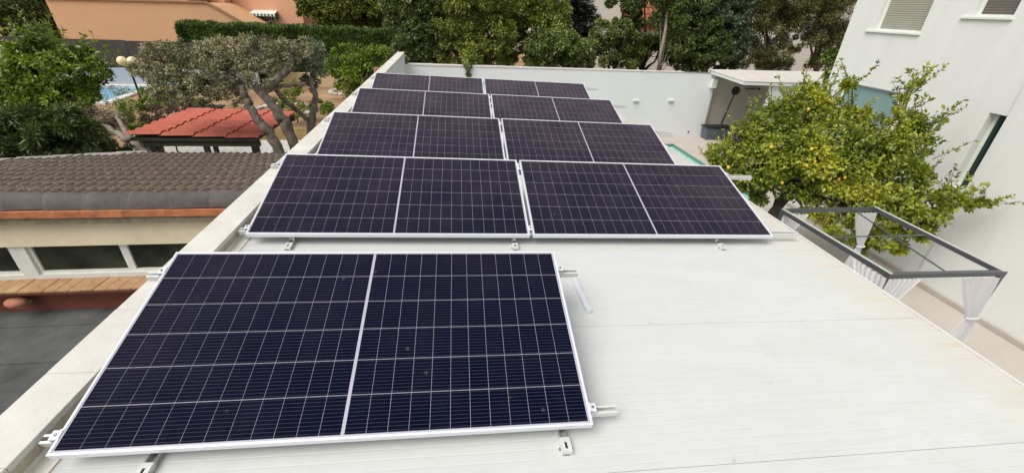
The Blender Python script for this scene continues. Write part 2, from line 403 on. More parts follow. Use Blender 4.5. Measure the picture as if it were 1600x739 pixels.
# ------------------------------------------------------------------ solar panels
L, Wd, TH, TILT = 2.278, 1.134, .035, R_(15.82)
ys = [0, 1.9018, 3.8162, 5.7039, 7.5981]; xs = [0, -.0065, -.0113, -.0228, -.0342]; zs = [0, .0012, -.0088, -.0069, -.0072]
GAP = .0279
fw, lip = .011, .0015
fr = MB()
fr.box(0, L, 0, fw, -TH, lip).box(0, L, Wd-fw, Wd, -TH, lip).box(0, fw, fw, Wd-fw, -TH, lip).box(L-fw, L, fw, Wd-fw, -TH, lip)
fr.box(fw, L-fw, fw, .03, -TH, -TH+.002).box(fw, L-fw, Wd-.03, Wd-fw, -TH, -TH+.002)
frame_me = fr.mesh('frame', M_FRAME)
back_me = MB().box(fw, L-fw, fw, Wd-fw, -.006, -.0008).mesh('back_sheet', M_BACK)
cw_, ch_ = .0922, .1800
cm = MB(); cm.v = [(0, 0, 0), (cw_-.0012, 0, 0), (cw_-.0012, ch_, 0), (0, ch_, 0), (0, 0, -.0006), (cw_-.0012, 0, -.0006), (cw_-.0012, ch_, -.0006), (0, ch_, -.0006)]
cm.f = [(0, 1, 2, 3), (0, 4, 5, 1), (1, 5, 6, 2), (2, 6, 7, 3), (3, 7, 4, 0)]
cell_me = cm.mesh('solar_cell', M_CELL)
uvl = cell_me.uv_layers.new(name='UVMap')
for lp in cell_me.loops:
    co = cell_me.vertices[lp.vertex_index].co; uvl.data[lp.index].uv = (co.x/cw_, co.y/ch_)
jb_me = MB().box(0, .09, 0, .05, -.022, -.0065).mesh('junction_box', M_BLACK)
labels = ['large navy solar panel alone in the front row, nearest of all',
          'left solar panel of the second row, above the front panel',
          'right solar panel of the second row, beside the bare white roof',
          'left solar panel of the third row from the front',
          'right solar panel of the third row from the front',
          'left solar panel of the fourth row from the front',
          'right solar panel of the fourth row from the front',
          'left solar panel of the farthest row, near the end of the parapet',
          'right solar panel of the farthest row, before the white rear wall']
def place_panel(u0, r, label):
    p = thing('solar_panel', label, 'solar panel', group='solar panels in five tilted rows')
    p.matrix_world = RM @ Matrix.Translation((u0+xs[r], ys[r], zs[r])) @ Matrix.Rotation(TILT, 4, 'X')
    link('frame', frame_me, p, .0012); link('back_sheet', back_me, p)
    for h in (0, 1):
        x0 = (.018 if h == 0 else L/2+.006)
        for i in range(12):
            for j in range(6):
                c = link('solar_cell', cell_me, p)
                c.location = (x0+i*.0927, .018+j*(.1830)+.0012, 0.0)
    for k in range(3):
        c = link('junction_box', jb_me, p); c.location = (L/2-.045+(k-1)*.8, Wd/2, 0)
k = 0
for r in range(5):
    for c in range(1 if r == 0 else 2):
        place_panel(c*(L+GAP), r, labels[k]); k += 1

# mounting frames: two rails along the row, tilted brackets down the slope, clamps at the panel ends
def channel(mb, x0, x1, y, z0, w=.038, h=.038):
    t = .003
    mb.box(x0, x1, y-w/2, y+w/2, z0, z0+t); mb.box(x0, x1, y-w/2, y-w/2+t, z0+t, z0+h); mb.box(x0, x1, y+w/2-t, y+w/2, z0+t, z0+h)
    mb.box(x0, x1, y-w/2+t, y-w/2+.010, z0+h-t, z0+h); mb.box(x0, x1, y+w/2-.010, y+w/2-t, z0+h-t, z0+h)
def bracket_parts():
    b = MB().box(-.021, -.017, -.075, 1.14, 0, .028).box(.017, .021, -.075, 1.14, 0, .028).box(-.017, .017, -.075, 1.14, 0, .003)
    base = b.mesh('base_rail', M_ALU)
    s = MB().box(-.024, -.006, -.075, .0, .031, .034).box(.006, .024, -.075, .0, .031, .034).box(-.006, .006, -.075, -.060, .031, .034).box(-.006, .006, -.025, .0, .031, .034).box(-.024, -.021, -.075, 0, .003, .031).box(.021, .024, -.075, 0, .003, .031).box(-.021, .021, -.0745, -.0715, .012, .031)
    plate = s.mesh('slotted_plate', M_ALUW)
    dark = MB().box(-.0055, .0055, -.0595, -.0255, .0275, .0308).mesh('slot_shade', M_BLACK)  # black block fills the plate's hole, painting in the shade of the recess
    bolt = MB().tube([(.021, -.045, .010), (.033, -.045, .010)], .006, 6).tube([(-.033, -.045, .010), (-.021, -.045, .010)], .006, 6).mesh('bolt', M_BOLT)
    return base, plate, dark, bolt
b_base, b_plate, b_dark, b_bolt = bracket_parts()
leg_me = MB().box(-.018, .018, -.003, .003, .0, .26).box(-.018, -.015, .003, .035, .0, .26).mesh('rear_leg', M_ALU)
inc = MB().box(-.018, .018, .03, 1.10, -TH-.038-.030, -TH-.0385)
inc_me = inc.mesh('tilted_rail', M_ALU)
ec = MB().box(-.034, .0, -.02, .02, -TH, -TH+.003).box(-.004, .0, -.02, .02, -TH+.003, .002).box(-.004, .008, -.02, .02, .002, .005).box(-.034, -.030, -.02, .02, -TH, -.004).box(-.030, -.004, -.02, .02, -.007, -.004)
ec_me = ec.mesh('end_clamp', M_FRAME)
bt_me = MB().tube([(0, 0, -.006), (0, 0, .006)], .0065, 6).mesh('bolt', M_BOLT)
mc_me = MB().box(-.019, .019, -.028, .028, .002, .005).box(-.010, -.007, -.028, .028, -TH, .002).box(.007, .010, -.028, .028, -TH, .002).mesh('mid_clamp', M_FRAME)
rowlab = ['aluminium rails and brackets under the single front panel', 'aluminium rails and brackets under the second row of panels',
          'aluminium rails and brackets under the third row of panels', 'aluminium rails and brackets under the fourth row of panels', 'aluminium rails and brackets under the farthest row of panels']
for r in range(5):
    t = thing('panel_mounting_frame', rowlab[r], 'mounting frame', group='mounting frames under the panel rows')
    base = RM @ Matrix.Translation((xs[r], ys[r], zs[r])) @ Matrix.Rotation(TILT, 4, 'X')
    t.matrix_world = base
    inv = base.inverted()
    end = L if r == 0 else 2*L+GAP
    over = ((.152, .140) if r == 0 else ((.33, .33), (.30, .30), (.32, .30), (.32, .30))[r-1])
    for q, yy in enumerate((.085, .992)):
        c = MB(); channel(c, -.085-(.02 if q else 0), end+over[q], yy, -TH-.038); o = c.build('rail', M_ALUW, t)
        for x, sgn in ((0, 1), (end, -1)):
            o = link('end_clamp', ec_me, t); o.matrix_local = Matrix.Translation((x, yy, 0)) @ Matrix.Diagonal((sgn, 1, 1, 1))
            b = link('bolt', bt_me, o); b.location = (-.017, 0, -.003)
        if r:
            o = link('mid_clamp', mc_me, t); o.location = (L+GAP/2, yy, 0)
            b = link('bolt', bt_me, o); b.location = (0, 0, .008)
    for u in ((.35, 2.146) if r == 0 else (.318, 2.15, 4.068)):
        m = RM @ Matrix.Translation((xs[r]+u, ys[r], HR))
        for nm, me in (('base_rail', b_base), ('slotted_plate', b_plate), ('bracket_bolt', b_bolt)):
            o = link(nm, me, t); o.matrix_local = inv @ m
            if nm == 'slotted_plate':
                d = link('slot_shade', b_dark, o)
        o = link('rear_leg', leg_me, t); o.matrix_local = inv @ m @ Matrix.Translation((0, 1.07, .028))
        o = link('tilted_rail', inc_me, t); o.location = (u, 0, 0)

# ------------------------------------------------------------------ white house on the right
HX = 11.03
def wall_yz(mb, x, y0, y1, z0, z1, holes, depth):
    """wall in the plane x facing -x, with rectangular openings (ya,yb,za,zb) and reveals going to x+depth"""
    Y = sorted({y0, y1} | {h[0] for h in holes} | {h[1] for h in holes}); Z = sorted({z0, z1} | {h[2] for h in holes} | {h[3] for h in holes})
    for i in range(len(Y)-1):
        for j in range(len(Z)-1):
            cy, cz = (Y[i]+Y[i+1])/2, (Z[j]+Z[j+1])/2
            if any(h[0] < cy < h[1] and h[2] < cz < h[3] for h in holes): continue
            mb.add([(x, Y[i], Z[j]), (x, Y[i+1], Z[j]), (x, Y[i+1], Z[j+1]), (x, Y[i], Z[j+1])], [(0, 3, 2, 1)])
    for a, b, c, d in holes:
        e = x+depth
        mb.add([(x, a, c), (e, a, c), (e, a, d), (x, a, d), (x, b, c), (e, b, c), (e, b, d), (x, b, d)], [(0, 1, 2, 3), (4, 7, 6, 5), (0, 4, 5, 1), (3, 2, 6, 7)])
house = thing('white_house', 'tall plain white house wall filling the right side', 'house')
w1 = (7.27, 8.37, 1.50, 3.0); w2 = (5.78, 6.42, 1.82, 3.0); w3 = (7.08, 8.62, -1.15, .36); w4 = (5.06, 5.36, -1.04, .33)
hm = MB()
wall_yz(hm, HX, 5.06, 9.11, G, 6.5, [w1, w2, w3, (5.06, 5.36, -1.04, .33)], .22)
hm.add([(HX, 9.11, G), (22, 9.11, G), (22, 9.11, 6.5), (HX, 9.11, 6.5)], [(0, 3, 2, 1)])
hm.add([(HX-.035, 5.06, G), (HX-.035, -5, G), (HX-.035, -5, 6.5), (HX-.035, 5.06, 6.5)], [(0, 1, 2, 3)])
hm.add([(HX-.035, 5.06, G), (HX+.001, 5.06, G), (HX+.001, 5.06, 6.5), (HX-.035, 5.06, 6.5)], [(0, 3, 2, 1)])
hm.add([(HX-.035, -5, 6.5), (22, -5, 6.5), (22, 9.11, 6.5), (HX, 9.11, 6.5), (HX, 5.06, 6.5), (HX-.035, 5.06, 6.5)], [(0, 1, 2, 3, 4, 5)])
hm.build('wall', M_HOUSE, house)
MB().box(HX-.095, HX-.036, -5, 5.0, G, G+.10).box(HX-.06, HX-.001, 5.0, 9.0, G, G+.10).build('skirting', M_SKIRT, house, bevel=.01)
def house_window(wn, fill, sill=True, fwid=.04, deep=.09):
    a, b, c, d = wn; x = HX+deep
    f = MB().box(x, x+.05, a, b, c, c+fwid).box(x, x+.05, a, b, d-fwid, d).box(x, x+.05, a, a+fwid, c+fwid, d-fwid).box(x, x+.05, b-fwid, b, c+fwid, d-fwid).build('window', M_LAMPW, house)
    MB().box(x+.02, x+.035, a+fwid, b-fwid, c+fwid, d-fwid).build('pane', fill, f)
    if sill:
        MB().box(HX-.045, HX+deep-.002, a-.03, b+.17, c-.042, c-.002).build('sill', M_LAMPW, f, bevel=.004)
house_window(w1, M_SHUT); house_window(w2, M_SHUTD); house_window(w3, M_SEAG, True, .03, .06)
f = MB().box(HX+.155, HX+.19, 5.30, 5.36, -1.04, .33).build('window', M_LAMPW, house)
MB().box(HX+.16, HX+.175, 5.06, 5.30, -1.035, .30).build('pane', M_DKGREEN, f)

# ------------------------------------------------------------------ rear wall, canopy corner
rw = thing('rear_garden_wall', 'long white boundary wall behind the farthest panels', 'wall')
MB().box(-.28, 12.3, 16.25, 16.5, G, -.43).build('wall', M_WALLW, rw)
x = -.12
while x < 12.28:
    x1 = min(x+.92, 12.32)
    MB().box(x+.002, x1-.002, 16.225, 16.53, -.43, -.385+random.uniform(-.005, .005)-.004*x).build('coping_slab', M_PINK, rw); x = x1
for px, lab in ((993, 'left one of two small wall lights on the white rear wall'), (1048, 'right one of two small wall lights on the white rear wall')):
    p = at(px, 157, 16.25)
    t = thing('wall_light', lab, 'wall light', (p.x, 16.25, p.z), group='wall lights on the rear wall')
    MB().box(-.11, .11, -.10, 0, -.04, .05).build('housing', M_LAMPW, t, bevel=.01)
    MB().box(-.10, .10, -.09, -.01, -.055, -.041).build('diffuser', M_SEAG, t)
p = at(1115, 131, 16.2)
tag(MB().box(p.x-.13, p.x+.10, 16.08, 16.249, p.z-.17, p.z+.17).build('meter_box', M_LAMPW, bevel=.01), 'small white box on the rear wall under the canopy edge', 'box')
p = at(1090, 212, 16.25)
tag(MB().box(p.x-.5, p.x-.44, 16.225, 16.249, p.z+.12, p.z+.2).build('wall_socket', M_BOXG), 'tiny grey socket low on the white rear wall', 'socket')
tag(MB().box(10.15, 10.95, 16.20, 16.249, G+.02, G+.11).build('drain_strip', M_LAMPW), 'low white strip at the foot of the rear wall by the pool', 'strip')

can = thing('corner_canopy', 'flat cream canopy with shaded recess between rear wall and house', 'canopy')
zt = -.33
MB().prism([(11.68, 13.42), (15.0, 13.27), (18.6, 16.9), (12.08, 16.62)], zt-.012, zt).build('roof_slab', M_PINK, can)
MB().prism([(11.70, 13.44), (15.0, 13.29), (18.5, 16.86), (12.10, 16.60)], zt-.13, zt-.013).build('fascia', M_WALLW, can)
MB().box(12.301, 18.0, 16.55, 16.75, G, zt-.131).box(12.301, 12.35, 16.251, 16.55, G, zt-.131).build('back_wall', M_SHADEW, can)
MB().box(12.93, 16.6, 13.50, 13.72, G, zt-.131).build('front_wall', M_WALLW, can)

# things standing in the recess
def taper(mb, x0, x1, y0, y1, z0, z1, k):
    a = [(x0+k, y0+k), (x1-k, y0+k), (x1-k, y1-k), (x0+k, y1-k)]; b = [(x0, y0), (x1, y0), (x1, y1), (x0, y1)]
    mb.add([(x, y, z0) for x, y in a]+[(x, y, z1) for x, y in b], [(3, 2, 1, 0), (4, 5, 6, 7), (0, 1, 5, 4), (1, 2, 6, 5), (2, 3, 7, 6), (3, 0, 4, 7)])
t = thing('storage_box', 'slate grey box on the terrace under the canopy edge', 'storage box', (12.15, 15.65, G))
b = MB(); taper(b, 0, 1.15, 0, .5, 0, .50, .05); b.build('body', M_BOXG, t, bevel=.02)
b = MB(); b.box(-.03, 1.18, -.03, .53, .501, .55); b.build('lid', M_BLACK, t, bevel=.015)
a1, a2 = at(1127, 194, 15.9), at(1148, 146, 15.9)
t = thing('disc_on_pole', 'black round disc on a slanting dark pole in the recess', 'pole', tuple(a1))
d = a2-a1
MB().tube([(0, 0, 0), d*.15, d], [.035, .035, .022], 8).build('pole', M_BLACK, t, smooth=True)
hd = a2 + d.normalized()*.10 - a1
MB().tube([hd+Vector((0, .03, 0)), hd+Vector((0, -.03, 0))], .17, 18).build('disc', M_BLACK, t)
t = thing('wheeled_frame', 'black tubular frame with wheels beside the slate grey box', 'wheeled frame', (12.95, 14.9, G))
def ring(mb, c, r, ax, th=.018, n=18):
    pts = [Vector(c)+Vector((r*math.cos(2*math.pi*i/n), ax*r*math.cos(2*math.pi*i/n)*.3, r*math.sin(2*math.pi*i/n))) for i in range(n+1)]
    mb.tube(pts, th, 6, False)
for cx in (0.0, .95):
    b = MB(); ring(b, (cx, 0, .32), .30, .6); b.build('wheel', M_BLACK, t, smooth=True)
MB().tube([(0, 0, .32), (.35, .03, .75), (.80, .1, .80), (.95, .18, .32)], .02, 6).tube([(.35, .03, .75), (.45, .05, .30), (.80, .1, .80)], .02, 6).tube([(.45, .05, .30), (0, 0, .32)], .016, 6).build('frame', M_BLACK, t)
MB().tube([(.80, .1, .80), (.84, .1, .98), (.75, -.1, 1.02)], .015, 6).tube([(.84, .1, .98), (.80, .35, 1.0)], .015, 6).build('handlebar', M_BLACK, t)
MB().sphere((.30, .02, .85), .10, 8, 5, 1.3, .6, .4).build('saddle', M_BLACK, t, smooth=True)
p = at(1176, 139, 16.5)
t = thing('wall_bracket', 'small dark bracket high on the shaded wall of the recess', 'bracket', (p.x, 16.5, p.z))
MB().box(-.35, .25, -.05, .0, -.02, .02).build('arm', M_BOXG, t); MB().box(-.30, .0, -.22, -.05, -.06, -.03).build('plate', M_STONE, t); MB().sphere((.27, -.06, 0), .045).build('knob', M_BLACK, t)

# ------------------------------------------------------------------ pergola with curtains
PZ = -1.05
A_, B_, C_, D_ = Vector((6.86, 4.42, PZ)), Vector((8.56, 4.44, PZ)), Vector((8.50, 2.50, PZ)), Vector((6.92, 2.54, PZ))
perg = thing('pergola_frame', 'dark grey metal canopy frame with white curtains beside the house wall', 'pergola', (0, 0, 0))
for a, b in ((A_, B_), (D_, C_)):
    MB().bar(a+Vector((-.03, 0, -.03)), b+Vector((.03, 0, -.03)), .055, .06).build('beam', M_ANTH, perg)
for a, b in ((A_, D_), (B_, C_)):
    o = MB().bar(a+Vector((0, -.03, -.031)), b+Vector((0, .03, -.031)), .054, .059).build('beam', M_ANTH, perg)
    MB().bar(a+Vector((.0, .02, .003)), b+Vector((.0, -.02, .003)), .040, .006).build('top_strip', M_ANTHL, o)
for p in (A_, B_, C_, D_):
    MB().box(p.x-.026, p.x+.026, p.y-.026, p.y+.026, G, PZ-.061).build('post', M_ANTH, perg)
MB().tube([(6.95, 3.51, PZ-.02), (8.5, 3.50, PZ-.02)], .010, 6).build('cross_bar', M_STEELC, perg)
MB().tube([(8.14, 4.40, PZ-.035), (7.76, 2.55, PZ-.035)], .010, 6).build('cross_bar', M_STEELC, perg)
def curtain(px_, py_, dx, dy, wtop, nx, ny, label, waist=.34):
    """hung from the beam beside a post, tied round the post, spreading again below"""
    mb = MB(); nz, nu = 30, 34; zt_, zb = PZ-.065, G+.05; H = zt_-zb
    for i in range(nz+1):
        f = i/nz; z = zt_-H*f
        k = abs(f-waist)/waist if f < waist else (f-waist)/(1-waist)
        up = f < waist
        wd = wtop*(.30+.70*min(1, k)**.8) if up else wtop*(.30+.62*min(1, k*1.6)**.7)
        shift = (wtop*.46*k**.9) if up else .02
        for j in range(nu+1):
            s = j/nu-.5
            fold = math.sin(s*math.pi*13+1.3*math.sin(f*5))*.017*(.5+k*.5) + math.sin(s*31+f*2)*.006 + .045
            off = s*wd + shift + .012*math.sin(f*9+s*4)
            mb.v.append((px_+dx*off+nx*fold, py_+dy*off+ny*fold, z))
    mb.f = [(i*(nu+1)+j, i*(nu+1)+j+1, (i+1)*(nu+1)+j+1, (i+1)*(nu+1)+j) for i in range(nz) for j in range(nu)]
    t = thing('curtain', label, 'curtain', group='white curtains tied at the corners of the pergola')
    mb.build('cloth', M_CURT, t, smooth=True)
    zz = zt_-H*waist; r = wtop*.17
    MB().tube([(px_+dx*r*math.cos(a)+nx*(.045+.03*math.sin(a)), py_+dy*r*math.cos(a)+ny*(.045+.03*math.sin(a)), zz) for a in [i*math.pi/8 for i in range(17)]], .014, 6, False).build('tie', M_CURT, t)
curtain(8.43, 2.50, -1, 0, .60, 0, -1, 'white curtain gathered at the pergola corner nearest the house skirting')
curtain(6.94, 2.54, 1, 0, .40, 0, -1, 'white curtain across the front beside the near left post of the pergola')
curtain(6.92, 2.56, 0, 1, .46, -1, 0, 'white curtain on the roof side beside the near left post of the pergola')
curtain(8.54, 4.42, -1, 0, .42, 0, -1, 'white curtain at the far right corner of the pergola below the lemon tree')
curtain(6.88, 4.40, 1, 0, .40, 0, -1, 'white curtain at the far left corner of the pergola by the lemon trunk')

# ------------------------------------------------------------------ neighbour's low building on the left
NY = 4.0
nb = thing('neighbour_building', 'low cream building with a weathered tiled roof and a strip of windows', 'building')
wx0, wx1 = -8.5, -.47
def wbox(z0, z1, name, mat, y0=NY, y1=NY+.25, bev=0): return MB().box(wx0, wx1, y0, y1, z0, z1).build(name, mat, nb, bevel=bev)
wbox(-1.19, -.84, 'lintel_wall', M_CREAM, NY-.03)
wbox(-.84, -.745, 'mortar_band', M_MORTAR, NY-.13)
wbox(-2.30, -1.70, 'base_wall', M_DKRED, NY+.0)
wbox(-1.70, -1.62, 'window_ledge', M_WINF, NY+.0)
MB().box(wx0, wx1, NY+.24, NY+3.3, -3.0, -1.75).build('core', M_DKRED, nb)
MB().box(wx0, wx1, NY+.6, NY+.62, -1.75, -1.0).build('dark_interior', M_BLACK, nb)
# windows: verticals and panes
edges = [(-6.9, -6.05), (-5.93, -4.90), (-4.80, -3.93), (-3.67, -2.67), (-2.58, -1.55), (-1.43, -.55)]
for a, b in edges:
    f = MB().box(a-.045, a, NY+.03, NY+.09, -1.62, -1.19).box(b, b+.045, NY+.03, NY+.09, -1.62, -1.19).box(a, b, NY+.03, NY+.09, -1.62, -1.585).build('window', M_WINF, nb)
    MB().box(a, b, NY+.055, NY+.065, -1.585, -1.19).build('pane', M_GLASSD, f)
MB().box(-3.885, -3.715, NY+.0, NY+.12, -1.62, -1.19).build('pillar', M_WINF, nb)
for a in (-.54, -4.85, -6.0): MB().box(a-.03, a+.03, NY+.03, NY+.12, -1.62, -1.19).build('pillar', M_WINF, nb)
# sill of slanting clay tiles
x = -7.4; i = 0
while x < -.55:
    wdt = .145; sk = .10
    vs = [(x, NY-.002, -1.675), (x+wdt-.006, NY-.002, -1.675), (x+wdt-.006-sk, NY-.20, -1.735), (x-sk, NY-.20, -1.735)]
    dz = random.uniform(-.004, .004)
    c = MB(); c.v = [(a, b, z+dz) for a, b, z in vs]+[(a, b, z-.028+dz) for a, b, z in vs]
    c.f = [(0, 3, 2, 1), (4, 5, 6, 7), (0, 1, 5, 4), (1, 2, 6, 5), (2, 3, 7, 6), (3, 0, 4, 7)]
    c.build('sill_tile', M_SILL, nb, bevel=.004); x += wdt; i += 1
MB().box(-7.5, -.5, NY-.19, NY-.001, -1.80, -1.755).build('sill_bed', M_DKRED, nb)
# tiled roof: rows of concrete tiles with two rolls each, falling away from the camera
eY, eZ, rY, rZ = 7.55, -1.135, 3.98, -.56
sl = math.atan2(rZ-eZ, eY-rY); slen = math.hypot(eY-rY, rZ-eZ)
TMt = Matrix.Translation((0, rY, rZ)) @ Matrix.Rotation(-sl, 4, 'X')
tw, tl = .262, .357
tm = MB(); nseg = 12
for yy, dz in ((-.03, .002), (tl, .020)):
    for k2 in range(nseg+1):
        s = k2/nseg; tm.v.append((s*(tw), yy, dz+.020*(1-math.cos(s*4*math.pi))/2*1.6))
for k2 in range(nseg+1):
    s = k2/nseg; tm.v.append((s*tw, tl, .020*(1-math.cos(s*4*math.pi))/2*1.6-.002))
tm.f = [(k2, k2+1, nseg+2+k2, nseg+1+k2) for k2 in range(nseg)] + [(nseg+1+k2, nseg+2+k2, 2*nseg+3+k2, 2*nseg+2+k2) for k2 in range(nseg)]
tile_me = tm.mesh('roof_tile', M_TILE, True)
spots = []
for j in range(10):
    for i in range(34):
        x = -.48-tw*(i+1); y = j*tl
        P3 = TMt @ Vector((x+tw/2, y+tl, 0))
        # the far left part of the roof is cut by a sloping verge
        lim = at(0, 256, 5.6); 
        if P3.y > 7.56 + (P3.x+4.7)*.55 if P3.x < -4.7 else False: continue
        if P3.x < -8.4: continue
        spots.append((P3.y, x, y))
spots.sort()
for _, x, y in spots[:300]:
    o = link('roof_tile', tile_me, nb)
    o.matrix_local = TMt @ Matrix.Translation((x+random.uniform(-.002, .002), y, random.uniform(0, .004))) @ Matrix.Rotation(random.uniform(-.006, .006), 4, 'Z')
if spots[300:]:
    rest = MB()
    for _, x, y in spots[300:]:
        m = TMt @ Matrix.Translation((x, y, 0)); rest.add([m @ Vector(q) for q in tm.v], tm.f)
    tag(rest.build('roof_tile_field', M_TILE, nb, True), kind='stuff')
deck = MB(); m = TMt
deck.add([m @ Vector(q) for q in ((-8.3, 0, -.012), (-.47, 0, -.012), (-.47, slen, -.012), (-4.6, slen, -.012), (-8.3, slen-2.1, -.012))], [(0, 1, 2, 3, 4)])
deck.build('roof_deck', M_TILE, nb)
# sloping verge of grey cement caps on the left
pA, pB = Vector((-4.35, 7.62, -1.14)), Vector((-8.5, 5.35, -.80))
nv_ = 11
for i in range(nv_):
    a = pA.lerp(pB, i/nv_); b = pA.lerp(pB, (i+1.04)/nv_)
    dd = (b-a).normalized(); sd_ = dd.cross(Vector((0, 0, 1))).normalized()
    c = MB()
    for p_ in (a, b):
        for k2 in range(7):
            t_ = math.pi*k2/6; c.v.append(tuple(p_+sd_*math.cos(t_)*.12+Vector((0, 0, .045*math.sin(t_)+(.012 if p_ is b else 0)))))
    c.f = [(k2, k2+1, 8+k2, 7+k2) for k2 in range(6)]
    c.build('verge_cap', M_VERGE, nb, True)
# ridge caps above the windows
x = -.40; i = 0
while x > -8.3:
    ln = .47 ; c = MB(); ns = 10
    r0, r1 = .118, .104; dz = random.uniform(-.009, .010); tw2 = random.uniform(-.014, .014)
    for xx, rr in ((x, r1), (x-ln+.02, r0), (x-ln-.02, r0+.002)):
        for k2 in range(ns+1):
            t_ = math.pi*(k2/ns)*1.02-.03
            c.v.append((xx, NY-.02+rr*1.05*math.cos(math.pi-t_)+(xx-x)*tw2, -.642+dz+rr*1.42*math.sin(t_)))
    for kk in range(2): c.f += [(kk*(ns+1)+k2, kk*(ns+1)+k2+1, (kk+1)*(ns+1)+k2+1, (kk+1)*(ns+1)+k2) for k2 in range(ns)]
    n0 = len(c.v); c.v += [(x-ln-.02, v_[1], v_[2]-.015) for v_ in c.v[2*(ns+1):3*(ns+1)]]
    c.f += [(2*(ns+1)+k2, 2*(ns+1)+k2+1, n0+k2+1, n0+k2) for k2 in range(ns)]
    o = c.build('ridge_cap', M_RIDGE, nb, True); x -= ln-.02; i += 1
# orange clay edge tiles below the ridge caps
x = -.47
while x > -8.3:
    MB().box(x-.46, x-.0015, NY-.165+random.uniform(-.003, .003), NY+.02, -.744, -.658).build('edge_tile', M_ORSTRIP, nb, bevel=.004); x -= .46
MB().box(-.62, -.47, NY-.05, NY-.032, -1.05, -.78).build('patch', M_STONE, nb)
# flat felt roof in front
tagf = thing('felt_roof', 'flat dark grey felt roof below the long coping', 'flat roof')
for i in range(22):
    y1 = NY-.002-i*.34
    MB().box(-9, -.36-.0, y1-.338, y1, -3.0, -2.175-.010*(i % 2)-random.uniform(0, .004)).build('felt_strip', M_BITUM, tagf)
t = thing('wall_lamp', 'round terracotta dome lamp on the dark red wall below the sill', 'lamp', tuple(at(26, 472, 3.86)))
MB().sphere((0, 0, 0), .118, 16, 9, 1.08, .8, .62).build('dome', M_CLAY, t, smooth=True)
MB().box(-.04, .04, -.02, .135, -.085, -.055).build('bracket', M_STONE, t)

# ------------------------------------------------------------------ red tiled gazebo
gz = thing('garden_gazebo', 'small open gazebo with a bright red tiled roof on dark posts', 'gazebo')
gx0, gx1, gy0, gy1, gzr, gzl = -5.72, -2.95, 9.2, 12.05, -1.25, -1.22
# tile rolls run left to right, so the courses step from left to right
cl = (gx1-gx0)/4; rp = .31; nrow = int((gy1-gy0)/rp)
sh = MB(); nsg = 6
for e_, (xx, dz) in enumerate(((-.03, .0), (cl, .022))):
    for k2 in range(nsg+1):
        s = k2/nsg; sh.v.append((xx, s*rp, dz+.045*math.sin(math.pi*s)))
for k2 in range(nsg+1):
    s = k2/nsg; sh.v.append((cl, s*rp, .045*math.sin(math.pi*s)-.005))
sh.f = [(k2, nsg+1+k2, nsg+2+k2, k2+1) for k2 in range(nsg)] + [(nsg+1+k2, 2*nsg+2+k2, 2*nsg+3+k2, nsg+2+k2) for k2 in range(nsg)]
rt_me = sh.mesh('roof_tile', M_RED)
for i in range(4):
    for j in range(nrow):
        o = link('roof_tile', rt_me, gz)
        o.location = (gx0+i*cl+j*.0, gy0+j*rp, gzl-.02*i+random.uniform(0, .006)+(.012 if j % 3 == 0 else 0))
        o.rotation_euler = (0, R_(1.0), 0)
MB().box(gx0+.05, gx1-.05, gy0+.02, gy1-.1, gzr-.11, gzr-.045).build('deck', M_WOODD, gz)
MB().box(gx0+.25, gx1-.02, gy0+.06, gy0+.16, gzr-.24, gzr-.112).build('beam', M_WOODD, gz)
MB().box(gx0+.25, gx1-.02, gy1-.3, gy1-.2, gzr-.24, gzr-.112).build('beam', M_WOODD, gz)
for x in (gx0+.42, gx0+1.55, gx1-.17):
    for y in (gy0+.11, gy1-.25):
        MB().box(x-.055, x+.055, y-.04, y+.04, G, gzr-.241).build('post', M_POST, gz)

# ------------------------------------------------------------------ garden walls, fence, pool, far houses
tag(MB().box(-26, -9.5, 26.0, 26.2, G, -2.14).build('garden_wall', M_BLUEW), 'pale blue grey wall behind the neighbour pool', 'wall')
fz = thing('heather_fence', 'dark brown heather screen above the blue grey wall', 'fence')
x = -30.0
while x < -9.5:
    MB().box(x+.01, x+1.99, 26.25, 26.33, -2.3, -.74+random.uniform(-.03, .03)-.002*(x+20)).build('screen_panel', M_HEATH, fz); x += 2
np_ = thing('neighbour_pool', 'blue swimming pool with pale coping behind the garden bushes', 'pool')
MB().prism([(-19.6, 21.0), (-14.5, 21.4), (-15.1, 25.6), (-20.4, 25.6)], G-.003, G+.012).build('water', M_POOLB, np_)
cp = MB()
for a, b in (((-14.4, 21.2), (-15.0, 25.8)), ((-15.0, 25.8), (-20.6, 25.8)), ((-19.8, 20.8), (-14.4, 21.2))):
    cp.bar((a[0], a[1], G+.04), (b[0], b[1], G+.04), .38, .09)
cp.build('coping', M_COPE, np_)
ow = thing('orange_house', 'wide orange rendered building with sloping coping behind the fence', 'house')
zz0 = -3.2
c = MB(); prof = [(at(85, 62, 30).x, zz0), (at(60, 0, 30).x+.35, 1.0), (at(320, 5, 30).x, 1.13), (at(330, 9, 30).x, 1.0), (at(385, 40, 30).x, -.02), (at(385, 40, 30).x, zz0)]
prof[0] = (prof[1][0]+.15, zz0)
c.v = [(x, y, z) for y in (30, 36) for x, z in prof]; n = 6
c.f = [tuple(range(6)), tuple(range(11, 5, -1))]+[(i, n+i, n+(i+1) % n, (i+1) % n) for i in range(6)]
c.build('wall', M_ORANGE, ow)
for i in range(1, 4):
    a, b = prof[i], prof[i+1]
    MB().bar((a[0], 30.0, a[1]+.05), (b[0], 30.0, b[1]+.05), .2, .10, (0, 0, 1)).build('coping', M_ORCOPE, ow)
p = at(275, 3, 30); MB().box(p.x-.9, p.x+.6, 31.5, 33, 1.25, 2.4).build('chimney', M_PALE, ow)
MB().box(-21, -13.4, 33.0, 39.0, 1.0, 4.5).build('upper_storey', M_ORANGE2, ow)
o2 = thing('salmon_house', 'salmon orange house with a small barred window under a green striped awning', 'house')
xl, xr = at(362, 0, 34).x, at(476, 44, 34).x
MB().box(xl, xr, 34, 42, zz0, 6).build('wall', M_ORANGE2, o2)
